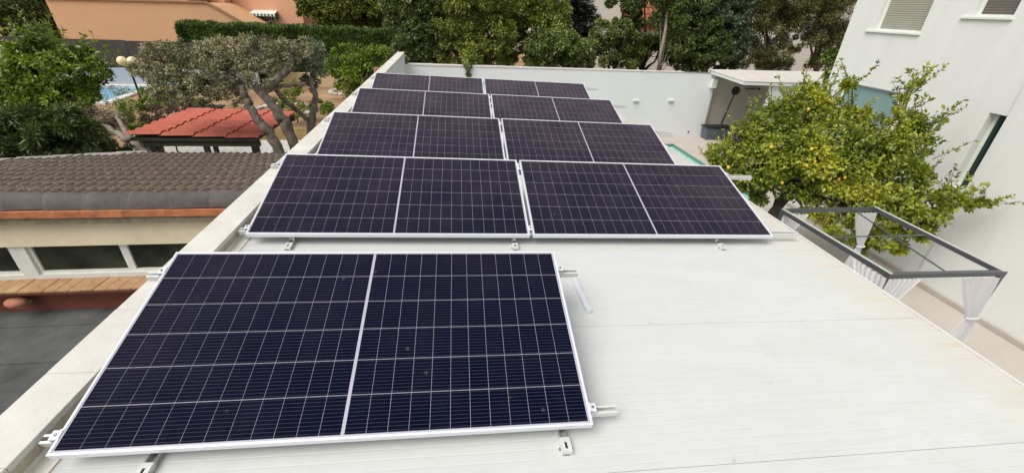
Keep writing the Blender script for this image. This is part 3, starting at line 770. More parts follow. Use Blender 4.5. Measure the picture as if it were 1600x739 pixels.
p = at(420, 33, 34); 
f = MB().box(p.x-.45, p.x-.40, 33.93, 33.99, p.z-.6, p.z+.45).box(p.x+.40, p.x+.45, 33.93, 33.99, p.z-.6, p.z+.45).box(p.x-.40, p.x+.40, 33.93, 33.99, p.z+.40, p.z+.45).build('window', M_LAMPW, o2)
MB().box(p.x-.40, p.x+.40, 33.95, 33.97, p.z-.6, p.z+.40).build('pane', M_GLASSD, f)
b = MB()
for i in range(1, 5): b.box(p.x-.40+.16*i-.015, p.x-.40+.16*i+.015, 33.90, 33.93, p.z-.6, p.z+.42)
b.box(p.x-.4, p.x+.4, 33.895, 33.93, p.z-.05, p.z-.01); b.build('bars', M_LAMPW, f)
aw = thing('striped_awning', 'small awning with white top and green striped valance', 'awning', (p.x-.1, 34, p.z+.55))
aw.scale = (.8, .8, .7)
M_GRN = plain('awning_green', (.03, .13, .08), .7)
MB().add([(-1.0, 0, .15), (1.0, 0, .15), (1.0, -.8, -.12), (-1.0, -.8, -.12), (-1.0, 0, .11), (1.0, 0, .11), (1.0, -.8, -.16), (-1.0, -.8, -.16)], [(0, 3, 2, 1), (4, 5, 6, 7), (0, 4, 7, 3), (1, 2, 6, 5), (3, 7, 6, 2), (0, 1, 5, 4)]).build('cover', M_LAMPW, aw)
for i in range(14):
    x0 = -1.0+i*2.0/14
    MB().box(x0, x0+2.0/14, -.815, -.80, -.40+(.04 if i % 2 else 0), -.16).build('valance_stripe', M_GRN if i % 2 == 0 else M_LAMPW, aw)
for x in (-1.0, .97): MB().box(x, x+.03, -.80, -.02, -.65, -.16).build('side_curtain', M_GRN, aw)
yh = thing('yellow_house', 'small bright yellow gable far off at the upper left edge', 'house')
pa, pb, pc = at(24, 48, 45), at(22, 28, 45), at(-10, 18, 45)
MB().add([(pc.x-6, 45, zz0), (pa.x, 45, zz0), (pb.x, 45, pb.z), (pc.x, 45, pc.z), (pc.x-6, 45, pc.z+.6), (pc.x-6, 52, zz0), (pa.x, 52, zz0), (pb.x, 52, pb.z), (pc.x, 52, pc.z), (pc.x-6, 52, pc.z+.6)],
    [(0, 1, 2, 3, 4), (1, 6, 7, 2)]).build('wall', M_YELLOW, yh)
MB().bar((pb.x+.9, 44.6, pb.z-.15), (pc.x-3, 44.6, pc.z+.75), .9, .25).build('roof_edge', M_BARKD, yh)
tag(MB().box(at(5, 90, 12).x-3, at(5, 90, 12).x, 12, 12.3, G, .26).build('cream_wall_end', M_CREAM), 'end of a cream wall at the left edge behind the bushes', 'wall')
tag(MB().box(-9.0, -3.6, 27.0, 27.3, G, -2.3).build('cream_garden_wall', M_GWALL), 'low cream garden wall below the lime green shrub', 'wall')
tag(MB().box(-9.5, -.6, 15.3, 15.5, G, -2.62).build('ochre_wall', M_OCHRE), 'low mossy ochre wall behind the gazebo', 'wall')
tag(MB().prism([(-9.5, 9.0), (-1.0, 9.0), (-1.0, 15.28), (-9.5, 15.28)], G+.0, G+.02).build('white_gravel', M_GRAVEL), kind='stuff')
# tree rings of white stones
def stones(cx, cy, r, name, lab):
    t = thing(name, lab, 'stone ring', (cx, cy, G))
    n = max(10, int(2*math.pi*r/.3))
    for i in range(n):
        a = 2*math.pi*i/n; MB().sphere((r*math.cos(a), r*math.sin(a), .05), random.uniform(.13, .18), 7, 5, 1, 1, .6).build('stone', M_STONE, t)
p = at(545, 145, 25.5); stones(p.x, 25.2, .9, 'stone_ring', 'ring of pale stones on the red soil near the cream garden wall')
p = at(445, 165, 20); stones(-6.3, 20.2, 1.3, 'stone_ring', 'ring of pale stones on the red soil behind the gazebo')
# pots near the gazebo
for px, py, Y, lab, m_ in ((241, 238, 9.6, 'grey stone urn beside the left gazebo post', M_BARKL), (375, 228, 14.6, 'terracotta pot in front of the ochre wall', M_CLAY), (262, 230, 14.6, 'terracotta pot left of the other under the gazebo', M_CLAY)):
    p = at(px, py, Y)
    t = thing('plant_pot', lab, 'pot', (p.x, Y, G))
    hgt = p.z-G+.35 if m_ is M_BARKL else .45
    MB().tube([(0, 0, 0), (0, 0, hgt*.5), (0, 0, hgt*.92)], [.13, .19, .22], 14).build('body', m_, t, smooth=True)
    MB().tube([(0, 0, hgt*.921), (0, 0, hgt)], .245, 14).build('rim', m_, t)
lp = at(199, 96, 20)
t = thing('garden_lamp', 'garden lamp post with two cream globes before the heather fence', 'lamp', (lp.x, 20, G))
MB().tube([(0, 0, 0), (0, 0, lp.z-G-.25)], .04, 8).tube([(-.18, 0, lp.z-G-.22), (.2, 0, lp.z-G-.22)], .03, 6).build('post', M_BLACK, t)
for dx in (-.2, .2): MB().sphere((dx, 0, lp.z-G), .19, 14, 9).build('globe', M_GLOBE, t, smooth=True)
b_ = thing('garden_bench', 'low dark bench edge on the red soil behind the gazebo', 'bench', (at(320, 160, 19).x, 19, G))
MB().box(-.7, .7, -.2, .2, .40, .45).build('seat', M_POST, b_)
for x in (-.55, .55): MB().box(x-.04, x+.04, -.15, .15, 0, .399).build('leg', M_POST, b_)

# pale buildings behind the trees at the back
def pale_house(name, x0, x1, y, z1, lab, tiles=None, mat=M_PALE, wins=()):
    t = thing(name, lab, 'house')
    MB().box(x0, x1, y, y+8, zz0, z1).build('wall', mat, t)
    for a, b, c, d in wins:
        f = MB().box(a-.08, b+.08, y-.06, y-.002, c-.08, d+.08).build('window', M_LAMPW, t); MB().box(a, b, y-.09, y-.061, c, d).build('pane', M_GLASSD, f)
    if tiles:
        a, b, z0_, z1_ = tiles
        me = None; nn = int((b-a)/.35); rr = int(math.hypot(3, z1_-z0_)/.6)
        for i in range(nn):
            for j in range(rr):
                if me is None:
                    m_ = MB(); m_.tube([(0, 0, 0), (0, .62, (z1_-z0_)/rr+.02)], [.17, .14], 8, False); me = m_.mesh('roof_tile', M_TERR)
                o = link('roof_tile', me, t); o.location = (a+i*.35+.17, y-.5+j*3/rr, z0_+j*(z1_-z0_)/rr)
        MB().add([(a, y-.5, z0_-.05), (b, y-.5, z0_-.05), (b, y+2.6, z1_), (a, y+2.6, z1_)], [(0, 1, 2, 3)]).build('roof_deck', M_TERR, t)
    return t
M_TERR = lichen_tile('terracotta_roof', (.36, .13, .06), (.50, .20, .10), (.5, .35, .25), .66)
pale_house('pale_house', 11.2, 14.2, 34, 7.5, 'pale beige tower wall between dark conifer and the tall trees', wins=((12.4, 13.2, 4.2, 5.4),))
pale_house('tiled_house', 14.6, 26, 37, .4, 'house with a terracotta roof seen through the tall trees', tiles=(14.4, 26, .5, 3.4), wins=((15.5, 16.6, -1.6, -.3),))
pale_house('beige_house', 22, 60, 30, 7.5, 'beige house wall behind the pine at the right', wins=((27.0, 28.2, 1.2, 2.6), (31.0, 32.2, 1.2, 2.6)))
pale_house('distant_house', -14, 11, 52, 5.5, 'long pale house hidden behind the trees at the back', mat=M_PALE, tiles=(-14, 11, 5.6, 8.5))
pale_house('distant_orange_house', -60, -22, 48, 7.5, 'orange house far off behind the dark trees at the upper left', mat=M_ORANGE)
tag(MB().box(-2, 12.5, 19.8, 20.0, G, -1.0).build('low_garden_wall', M_ORCOPE), 'low orange brown wall glimpsed under the trees', 'wall')

# ------------------------------------------------------------------ vegetation
LM = {}
LM['lemon'] = leafmat('lemon_leaves', [(0.085, 0.12, 0.018), (0.17, 0.22, 0.026), (0.27, 0.32, 0.036), (0.42, 0.43, 0.045), (0.6, 0.54, 0.06)], .4, .3)
LM['olive'] = leafmat('olive_leaves', [(0.1, 0.1, 0.05), (0.19, 0.2, 0.1), (0.29, 0.285, 0.155), (0.4, 0.37, 0.22), (0.38, 0.28, 0.19)], .6, .15)
LM['teal'] = leafmat('blue_green_leaves', [(0.09, 0.11, 0.075), (0.16, 0.19, 0.13), (0.27, 0.29, 0.21)], .6, .15)
LM['lime'] = leafmat('lime_leaves', [(.06,.095,.016),(.13,.19,.022),(.23,.32,.035),(.38,.46,.06)], .4, .3)
LM['shrub'] = leafmat('oleander_leaves', [(0.04, 0.065, 0.02), (0.085, 0.125, 0.035), (0.15, 0.2, 0.06), (0.24, 0.28, 0.11)], .4, .2)
LM['hedge'] = leafmat('hedge_leaves', [(0.03, 0.05, 0.012), (0.06, 0.1, 0.018), (0.1, 0.17, 0.028), (0.15, 0.24, 0.04)], .5, .15)
LM['darkg'] = leafmat('dark_leaves', [(0.04, 0.06, 0.02), (0.08, 0.115, 0.032), (0.135, 0.18, 0.05), (0.21, 0.25, 0.08)], .5, .15)
LM['midg'] = leafmat('mid_leaves', [(0.065, 0.088, 0.025), (0.12, 0.16, 0.036), (0.2, 0.25, 0.058), (0.29, 0.345, 0.08)], .5, .2)
LM['yelg'] = leafmat('yellow_green_leaves', [(0.085, 0.105, 0.024), (0.16, 0.195, 0.035), (0.26, 0.3, 0.05), (0.4, 0.42, 0.08)], .5, .25)
LM['conif'] = leafmat('conifer_needles', [(0.0088, 0.0143, 0.0088), (0.0154, 0.0253, 0.0143), (0.0253, 0.0396, 0.022)], .6, .05)
LM['pine'] = leafmat('pine_needles', [(0.045, 0.052, 0.02), (0.09, 0.1, 0.03), (0.17, 0.17, 0.045), (0.28, 0.25, 0.065)], .6, .1)
LM['dry'] = leafmat('dry_brown_leaves', [(.10, .075, .06), (.17, .12, .10), (.24, .16, .13)], .8, .1)

def leaves(clumps, n, size, aspect=.5, sub=9, subr=.36, droop=.25, hang=0.0, flat=0.0):
    """n leaves spread through twig clusters that sit on and in the clump ellipsoids; returns (verts, faces)"""
    cl = np.array([[*c[0], *( (c[1],)*3 if not isinstance(c[1], tuple) else c[1])] for c in clumps], float)
    wgt = (cl[:, 3]*cl[:, 4]*cl[:, 5])**(2/3); wgt /= wgt.sum()
    tot = len(clumps)*sub
    ci = rng.choice(len(clumps), tot, p=wgt)
    d = rng.normal(size=(tot, 3)); d /= np.linalg.norm(d, axis=1)[:, None]
    rr = rng.uniform(.45, 1.0, tot)**.6
    sc_ = cl[ci, :3] + d*rr[:, None]*cl[ci, 3:]
    srad = cl[ci, 3:].mean(axis=1)*subr*rng.uniform(.6, 1.35, tot)
    k = rng.integers(0, tot, n)
    dl = rng.normal(size=(n, 3)); dl /= np.linalg.norm(dl, axis=1)[:, None]
    rad = rng.uniform(0.2, 1.0, n)**.55
    pos = sc_[k] + dl*(rad*srad[k])[:, None]*np.array([1, 1, .8])
    # direction of each leaf: outward from its cluster, drooping
    dr = dl*.9 + rng.normal(size=(n, 3))*.6; dr[:, 2] -= droop
    dr /= np.linalg.norm(dr, axis=1)[:, None]
    up = np.array([0, 0, 1.0]) + rng.normal(size=(n, 3))*.55 + dl*.35
    sd = np.cross(dr, up); sd /= (np.linalg.norm(sd, axis=1)[:, None]+1e-9)
    nm = np.cross(sd, dr)
    s = size*rng.uniform(.6, 1.3, n)[:, None]
    a = pos; tip = pos + dr*s; mid = pos + dr*s*.45
    l = mid + sd*s*aspect*.5 + nm*s*.10; r = mid - sd*s*aspect*.5 + nm*s*.10
    V = np.stack([a, l, tip, r], 1).reshape(-1, 3)
    b = np.arange(n)*4
    F = np.concatenate([np.stack([b, b+2, b+1], 1), np.stack([b, b+3, b+2], 1)], 1).reshape(-1, 3)
    return V, F, sc_
def leafobj(name, V, F, mat, parent):
    me = bpy.data.meshes.new(name); me.vertices.add(len(V)); me.vertices.foreach_set('co', V.ravel())
    me.loops.add(F.size); me.loops.foreach_set('vertex_index', F.ravel().astype(np.int32))
    me.polygons.add(len(F)); me.polygons.foreach_set('loop_start', np.arange(0, F.size, 3, dtype=np.int32)); me.polygons.foreach_set('loop_total', np.full(len(F), 3, dtype=np.int32))
    me.materials.append(mat); me.update(calc_edges=True); me.validate()
    return link(name, me, parent)
def wob(a, b, k, amt):
    a = Vector(a); b = Vector(b)
    return [a.lerp(b, i/k) + (Vector(rng.normal(size=3))*amt*(0 if i in (0, k) else 1)) for i in range(k+1)]
def tree(name, lab, cat, base, clumps, n, size, leaf, bark=None, r0=.14, aspect=.5, sub=9, subr=.36, group=None, droop=.25, limbs=9, limb_pts=None, twig=.012, crownname='crown'):
    bark = bark or M_BARKD
    t = thing(name, lab, cat, group=group)
    V, F, sc_ = leaves(clumps, n, size, aspect, sub, subr, droop)
    leafobj(crownname, V, F, LM[leaf], t)
    mb = MB(); base = Vector(base)
    cen = Vector(np.mean([c[0] for c in clumps], axis=0)); fork = base.lerp(cen, .45)
    if limb_pts is None:
        mb.tube(wob(base, fork, 4, r0*.35), [r0, r0*.9, r0*.85, r0*.8, r0*.75], 8)
        idx = rng.choice(len(clumps), min(limbs, len(clumps)), replace=False)
        for i in idx:
            c = Vector(clumps[i][0]); pts = wob(fork, c, 4, r0*.6); mb.tube(pts, [r0*.6, r0*.45, r0*.33, r0*.22, r0*.12], 6)
            near = [q for q in sc_ if (Vector(q)-c).length < 1.4*max(clumps[i][1] if isinstance(clumps[i][1], tuple) else (clumps[i][1],))]
            for q in near[:8]: mb.tube(wob(c.lerp(fork, .25), Vector(q), 3, r0*.3), [r0*.2, r0*.14, r0*.09, twig*.5], 4)
    else:
        for pts, ra, rb in limb_pts:
            pts = [Vector(p) for p in pts]; fine = []
            for i in range(len(pts)-1): fine += wob(pts[i], pts[i+1], 7, ra*.12)[:-1]
            fine.append(pts[-1]); k = len(fine)
            mb.tube(fine, [(ra+(rb-ra)*i/(k-1))*random.uniform(.88, 1.12) for i in range(k)], 11)
        for q in sc_[::3]:
            q = Vector(q); best = min((Vector(p) for pts, _, _ in limb_pts for p in pts), key=lambda p: (p-q).length)
            mb.tube(wob(best, q, 3, .05), [.022, .016, .010, .005], 4)
    mb.build('trunk', bark, t, smooth=True)
    return t
def shoots(name, clumps, n, length, size, mat, parent, per=16, aspect=.5, bark=None):
    """leafy twigs standing out of the crown, mostly upwards"""
    V = []; F = []; tb_ = MB(); k0 = 0
    for _ in range(n):
        c, rd = clumps[rng.integers(0, len(clumps))]
        d = rng.normal(size=3); d[2] = abs(d[2])*1.1+.2; d /= np.linalg.norm(d)
        p0 = np.array(c)+d*np.array(rd)*.75; d2 = d+rng.normal(size=3)*.3+np.array([0, 0, .5]); d2 /= np.linalg.norm(d2)
        ln = length*rng.uniform(.5, 1.25); p1 = p0+d2*ln
        tb_.tube([tuple(p0), tuple(p0+d2*ln*.5+rng.normal(size=3)*.02), tuple(p1)], [.007, .005, .003], 4)
        for i in range(per):
            f = rng.uniform(.05, 1.0); p = p0+d2*ln*f
            a = rng.normal(size=3); a -= d2*a.dot(d2); a /= np.linalg.norm(a); a = a*.8+d2*.5; a /= np.linalg.norm(a)
            sd = np.cross(a, d2+rng.normal(size=3)*.3); sd /= np.linalg.norm(sd); s_ = size*rng.uniform(.6, 1.25)
            m = p+a*s_*.45; V += [p, m+sd*s_*aspect*.5, p+a*s_, m-sd*s_*aspect*.5]; F += [(k0, k0+2, k0+1), (k0, k0+3, k0+2)]; k0 += 4
    leafobj(name, np.array(V), np.array(F), mat, parent)
    tag(tb_.build('twigs', bark or M_BARK, parent), kind='stuff')
def cp_(px, py, Y, rpx, fl=1.0, dep=1.0):
    """clump centred on the sight line of a photo pixel at distance Y, radius given in photo pixels"""
    p = at(px, py, Y); dist = (p-CAM).dot(_F); r = rpx*dist/FPX
    return (tuple(p), (r, r*dep, r*fl))

# lemon tree in the courtyard
lem = [(1122, 245, 6.3, 20), (1128, 268, 6.1, 16), (1150, 285, 6.0, 18), (1140, 243, 6.4, 28), (1172, 212, 6.6, 28), (1212, 188, 6.6, 34), (1255, 165, 6.6, 34), (1180, 262, 6.0, 40), (1240, 230, 6.0, 48), (1300, 210, 6.2, 46), (1290, 165, 6.6, 20),
       (1330, 185, 6.2, 22), (1375, 195, 6.0, 14), (1300, 270, 5.6, 46), (1240, 288, 5.8, 34), (1360, 245, 5.8, 44), (1400, 215, 5.6, 30), (1425, 190, 5.6, 18), (1410, 270, 5.2, 36), (1440, 250, 5.0, 20),
       (1350, 310, 5.2, 40), (1400, 320, 4.9, 34), (1450, 320, 4.7, 28), (1490, 312, 4.6, 18), (1525, 320, 4.5, 12), (1280, 325, 5.4, 26), (1320, 362, 5.0, 24), (1380, 372, 4.8, 22), (1430, 358, 4.7, 20), (1350, 385, 4.9, 12), (1405, 385, 4.8, 12), (1285, 355, 5.1, 12), (1460, 345, 4.7, 14), (1190, 305, 5.8, 16), (1330, 135, 6.4, 12), (1427, 132, 5.8, 8), (1422, 150, 5.7, 9), (1412, 170, 5.7, 12), (1455, 195, 5.4, 9), (1440, 215, 5.4, 14), (1265, 142, 6.6, 14), (1255, 255, 5.7, 36), (1125, 270, 6.4, 16)]
cl_ = [cp_(a, b, Y, r, .85, 1.1) for a, b, Y, r in lem]
tb = at(1200, 345, 5.9); 
fk = at(1235, 295, 5.9)
lem_l = [([(tb.x-.15, 5.9, G), tb, fk], .13, .09)] + [([fk, at(1300, 285, 5.7), at(1370, 250, 5.6), at(1420, 200, 5.6)], .065, .02), ([fk, at(1250, 230, 6.1), at(1260, 170, 6.5)], .06, .02), ([fk, at(1190, 250, 6.2), at(1150, 215, 6.5)], .05, .02), ([fk, at(1320, 320, 5.3), at(1420, 330, 4.9), at(1510, 318, 4.6)], .05, .012), ([fk, at(1330, 220, 6.1), at(1332, 135, 6.4)], .045, .01), ([at(1370, 250, 5.6), at(1410, 185, 5.7), at(1427, 128, 5.8)], .02, .006)]
lt = tree('lemon_tree', 'large lemon tree with yellow fruit beside the white house', 'tree', tb, cl_, 56000, .080, 'lemon', M_BARKD, aspect=.55, sub=22, subr=.29, limb_pts=lem_l, droop=.15)
shoots('shoots', cl_, 210, .50, .078, LM['lemon'], lt, 22, .55)
lm_me = MB().sphere((0, 0, 0), .027, 10, 8, 1, 1, 1.25).mesh('lemon', plain('lemon_peel', (.62, .40, .03), .5), True)
for px, py in ((1263, 171), (1268, 233), (1273, 253), (1290, 289), (1310, 281), (1320, 278), (1287, 304), (1222, 286), (1138, 262), (1388, 300), (1370, 320), (1205, 230), (1340, 330)):
    o = link('lemon', lm_me, lt); o.location = at(px, py, 5.35 if py > 200 else 6.0); o.rotation_euler = (random.uniform(-.4, .4), random.uniform(-.4, .4), 0); s = random.uniform(.85, 1.15); o.scale = (s, s, s)

# pruned olive-like tree beside the gazebo
ol = [(222, 112, 9.6, 18), (235, 108, 9.5, 26), (262, 92, 9.3, 36), (300, 110, 9.0, 42), (345, 88, 9.3, 42), (345, 130, 8.8, 40), (395, 82, 9.3, 40), (400, 120, 8.9, 34), (440, 88, 9.2, 36), (478, 80, 9.4, 28), (265, 135, 9.0, 34), (310, 150, 8.9, 28),
      (300, 78, 9.6, 24), (375, 155, 8.6, 16), (245, 160, 9.2, 14), (330, 160, 8.8, 18)]
oc = [cp_(a, b, Y, r, .62, 1.2) for a, b, Y, r in ol]
A = lambda x, y, Y: tuple(at(x, y, Y))
ol_l = [([(at(458, 229, 8.6).x+.25, 8.6, G), A(468, 255, 8.6), A(447, 196, 8.6), A(424, 162, 8.6), A(398, 134, 8.7), A(370, 118, 8.9), A(330, 100, 9.1)], .14, .055),
        ([(at(441, 239, 8.4).x+.2, 8.4, G), A(447, 255, 8.4), A(421, 205, 8.4), A(402, 188, 8.4), A(386, 157, 8.5), A(378, 138, 8.6), A(350, 118, 8.8)], .125, .055),
        ([A(404, 140, 8.7), A(430, 128, 8.7), A(450, 108, 8.9), A(456, 80, 9.2)], .10, .065),
        ([A(412, 145, 8.7), A(440, 135, 8.8), A(478, 131, 8.9)], .05, .035),
        ([(at(475, 211, 9.2).x+.15, 9.2, G), A(482, 235, 9.2), A(488, 187, 9.2), A(493, 155, 9.2), A(486, 122, 9.3)], .12, .045),
        ([A(485, 190, 9.2), A(462, 171, 9.1), A(438, 150, 8.9), A(424, 132, 8.9), A(421, 108, 9.0)], .055, .04),
        ([A(378, 138, 8.6), A(320, 128, 8.9), A(270, 108, 9.3), A(225, 98, 9.6)], .05, .025),
        ([A(370, 118, 8.9), A(310, 140, 8.9), A(250, 145, 9.1)], .045, .02)]
tree('pruned_olive_tree', 'gnarled grey green tree with a flat pruned crown leaning over the gazebo', 'tree', (0, 0, 0), oc, 28000, .066, 'olive', M_BARK, aspect=.42, sub=34, subr=.17, limb_pts=ol_l, droop=.0)
tree('blue_green_bush', 'blue green leafy branches at the right end of the flat crown', 'tree', at(490, 140, 9.6), [cp_(a, b, Y, r, 1.1) for a, b, Y, r in ((490, 90, 9.6, 22), (488, 112, 9.5, 18), (484, 130, 9.4, 12), (470, 100, 9.7, 14))], 5000, .055, 'teal', M_BARK, .03, .5, 12, .3)
tree('dry_branch_tuft', 'brownish dry foliage on top of the flat pruned crown', 'shrub', at(400, 100, 9.6), [cp_(a, b, Y, r, .6) for a, b, Y, r in ((405, 66, 9.9, 20), (350, 68, 9.9, 18), (240, 82, 9.9, 20), (455, 75, 9.8, 14), (300, 92, 9.6, 14))], 3500, .05, 'dry', M_BARK, .03, .35, 12, .3)

# left bushes
ll_ = tree('lime_leaved_tree', 'bright green bushy tree at the left edge before the fence', 'tree', (at(85, 200, 11).x, 11, G), [cp_(*c) for c in ((62, 72, 11.5, 18), (48, 92, 11.3, 26), (82, 95, 11.3, 22), (30, 125, 11, 32), (75, 128, 11, 34), (118, 115, 11, 34), (150, 112, 11, 20), (112, 150, 10.8, 32), (70, 165, 10.8, 32), (20, 160, 10.8, 28), (5, 110, 11, 18), (62, 54, 11.6, 7), (130, 88, 11.2, 14))], 22000, .10, 'lime', M_BARK, .07, .5, 14, .33)
tree('oleander_bush', 'dark green bush of long narrow leaves before the tiled roof', 'bush', (at(70, 250, 8.4).x, 8.4, G), [cp_(*c) for c in ((15, 200, 8.6, 34), (60, 205, 8.4, 36), (105, 205, 8.6, 34), (25, 232, 8.2, 28), (75, 235, 8.2, 26), (120, 235, 8.4, 22), (-10, 230, 8.2, 26))], 14000, .15, 'shrub', M_BARK, .05, .22, 14, .33, droop=-.1)
tree('grey_pruned_trunk', 'gnarled grey trunk with cut stubs left of the gazebo', 'tree', (0, 0, 0), [cp_(*c) for c in ((150, 192, 10.2, 24), (178, 185, 10.2, 20), (128, 185, 10.3, 16), (165, 205, 10.0, 16))], 5000, .05, 'dry', M_BARKL, aspect=.3, sub=16, subr=.3,
     limb_pts=[([(at(240, 245, 9.6).x+.1, 9.6, G), A(238, 250, 9.6), A(213, 226, 9.7), A(190, 213, 9.8), A(160, 196, 10), A(138, 186, 10.2)], .12, .05), ([A(205, 220, 9.7), A(190, 195, 9.9), A(180, 178, 10.1)], .07, .03)])
for i, (cs, lf, lab, n_, sz) in enumerate([
    (((255, 175, 12.5, 14), (240, 185, 12.2, 14), (285, 165, 13, 14), (268, 190, 12.0, 10)), 'dry', 'grey pink dry shrub left of the red gazebo roof', 3000, .07),
    (((150, 222, 9.4, 16), (178, 232, 9.3, 14), (200, 236, 9.3, 10), (128, 205, 9.6, 16)), 'darkg', 'dark low greenery under the grey pruned trunk', 5000, .08),
    (((205, 175, 13, 16), (220, 190, 12.6, 16), (200, 200, 12.4, 14), (235, 160, 13.2, 12)), 'lime', 'small green shrub between the grey trunk and the gazebo', 3500, .09),
    (((238, 150, 15, 16), (262, 152, 15, 14), (290, 150, 15.5, 14)), 'midg', 'low green shrub in front of the neighbour pool coping', 3000, .09),
    (((512, 172, 17, 11), (505, 165, 17.3, 8)), 'lime', 'round green shrub on the red soil close to the coping', 1800, .08),
    (((455, 140, 18, 18), (440, 160, 17.5, 14), (462, 170, 17, 14), (480, 160, 18, 10)), 'yelg', 'yellow green shrub behind the grey trunks', 3500, .09),
    (((548, 160, 21, 9), (556, 155, 21, 7)), 'darkg', 'small dark shrub on the red soil under the parapet end', 1200, .09)]):
    tree('garden_shrub', lab, 'shrub', (at(cs[0][0], cs[0][1], cs[0][2]).x, cs[0][2], G), [cp_(*c) for c in cs], n_, sz, lf, M_BARK, .03, .5, 10, .35)
tree('lime_shrub', 'tall lime green shrub in front of the long hedge', 'shrub', (at(560, 120, 22).x, 22, G), [cp_(*c) for c in ((525, 105, 22, 20), (555, 95, 22, 24), (590, 100, 22, 24), (540, 125, 21.6, 18), (575, 122, 21.6, 22), (605, 115, 22, 16), (535, 72, 22.3, 8), (575, 84, 22.3, 10), (550, 140, 21.6, 12), (525, 88, 22, 10))], 14000, .14, 'lime', M_BARKD, .06, .35, 12, .34)

lc_ = [cp_(*c) for c in ((62, 72, 11.5, 18), (48, 92, 11.3, 26), (82, 95, 11.3, 22), (30, 125, 11, 32), (118, 115, 11, 34), (150, 112, 11, 20), (112, 150, 10.8, 32))]
shoots('shoots', lc_, 70, .6, .11, LM['lime'], ll_, 20, .5)
# long clipped hedge: leaves over a box
def box_leaves(x0, x1, y0, y1, z0, z1, n, size, slope=0):
    cl = []
    x = x0
    while x < x1:
        for z in np.arange(z0+.2, z1-.1, .42): cl.append(((x, y0+.35, z+slope*(x-x0)), (.42, .35, .32)))
        cl.append(((x, (y0+y1)/2, z1-.28+slope*(x-x0)), (.45, .5, .3))); x += .55
    return cl
he = thing('clipped_hedge', 'long clipped dark green hedge behind the pruned tree', 'hedge')
def hedge_leaves(x0, x1, y0, y1, z0, z1, n, size):
    fr_ = rng.random(n); top = fr_ < .38; end = fr_ > .95
    x = rng.uniform(x0, x1, n); y = rng.uniform(y0, y1, n); z = rng.uniform(z0, z1, n)
    lump = .06*np.sin(x*2.3)+.05*np.sin(x*5.1+1)+.04*np.sin(z*6+x*3)
    dep = np.abs(rng.normal(size=n))*.10
    z = np.where(top, z1-dep+lump*.6+rng.uniform(0, .05, n)*(rng.random(n) < .3)*3, z); y = np.where(~top & ~end, y0+dep+lump, y); x = np.where(end, x0+dep+.05*np.sin(z*7), x)
    pos = np.stack([x, y, z], 1)
    nrm = np.where(top[:, None], np.array([0, 0, 1.0]), np.where(end[:, None], np.array([-1.0, 0, 0]), np.array([0, -1.0, 0])))
    d = nrm*.6+rng.normal(size=(n, 3))*.6+np.array([0, 0, .35]); d /= np.linalg.norm(d, axis=1)[:, None]
    sd = np.cross(d, nrm+rng.normal(size=(n, 3))*.6); sd /= np.linalg.norm(sd, axis=1)[:, None]
    s_ = size*rng.uniform(.6, 1.3, n)[:, None]; m = pos+d*s_*.45
    V = np.stack([pos, m+sd*s_*.22, pos+d*s_, m-sd*s_*.22], 1).reshape(-1, 3); b = np.arange(n)*4
    return V, np.concatenate([np.stack([b, b+2, b+1], 1), np.stack([b, b+3, b+2], 1)], 1).reshape(-1, 3)
V, F = hedge_leaves(-13.75, -1.0, 27.2, 28.7, G, .04, 110000, .13); leafobj('foliage', V, F, LM['hedge'], he)
MB().box(-13.5, -1.1, 27.5, 28.5, G, -.22).build('inner_wood', M_BARKD, he)

# background trees behind the rear wall
def bgtree(lab, Y, cs, leaf, n, size=.15, bark=None, r0=.14, name='garden_tree', sub=30, subr=.25, aspect=.55, group='trees behind the rear wall', droop=.25, bx=None):
    n = int(n*2.5); cs = [(c[0], c[1], c[2]*1.22, *c[3:]) for c in cs]
    mx = bx if bx is not None else sum(c[0] for c in cs)/len(cs)
    b = at(mx, 108, Y)
    return tree(name, lab, 'tree', (b.x, Y, G), [cp_(c[0], c[1], Y+(c[3] if len(c) > 3 else 0), c[2], 1, 1.1) for c in cs], n, size, leaf, bark, r0, aspect, sub, subr, group, droop)
bgtree('dark green tree rising directly behind the parapet end', 19.5, [(650, 20, 34), (640, 60, 30), (675, 50, 32), (655, 92, 24), (690, 88, 24), (630, -15, 34), (680, -10, 34), (632, 85, 14, 1)], 'darkg', 15000, .13)
bgtree('bushy bright green tree spilling over the rear wall', 18.6, [(715, 30, 30), (745, 15, 32), (735, 60, 30), (765, 55, 30), (712, 80, 24), (745, 92, 20, -.8), (775, 85, 22), (780, 20, 28), (740, -20, 36), (737, 104, 11, -2.2)], 'yelg', 17000, .12)
bgtree('mid green tree with a thin bare stem showing below', 20.5, [(800, 40, 26), (812, 10, 26), (790, -15, 30), (800, 75, 18), (765, 0, 22, 1)], 'midg', 9000, .13, M_BARK)
bgtree('light green tree left of the black conifer', 20.0, [(845, 15, 26), (855, 45, 24), (835, -15, 28), (870, 25, 18), (830, 45, 18)], 'yelg', 10000, .13)
bgtree('rounded dark bush topping the middle of the rear wall', 18.4, [(845, 78, 24), (875, 75, 26), (905, 88, 22), (860, 98, 16), (890, 100, 14), (830, 95, 12)], 'midg', 13000, .11, name='garden_bush')
bgtree('nearly black conifer before the pale tower wall', 23.0, [(905, -10, 24), (900, 15, 22), (912, 35, 18), (895, 50, 20), (918, 60, 12), (885, 5, 14), (905, 70, 14)], 'conif', 13000, .10, name='conifer_tree', aspect=.34, droop=-.1)
bgtree('small airy tree in front of the pale tower wall', 21.0, [(945, 55, 18), (960, 80, 18), (935, 85, 16), (975, 50, 16), (955, 38, 8), (990, 85, 16), (965, 98, 8)], 'midg', 7500, .11, sub=12, subr=.3)
bgtree('tall dark tree right of the pale tower wall', 21.5, [(985, 20, 20), (975, -10, 22), (1000, 60, 22), (1025, 50, 22), (1020, 80, 20), (1010, -25, 22), (1045, 75, 20)], 'darkg', 11000, .12, sub=13, subr=.3)
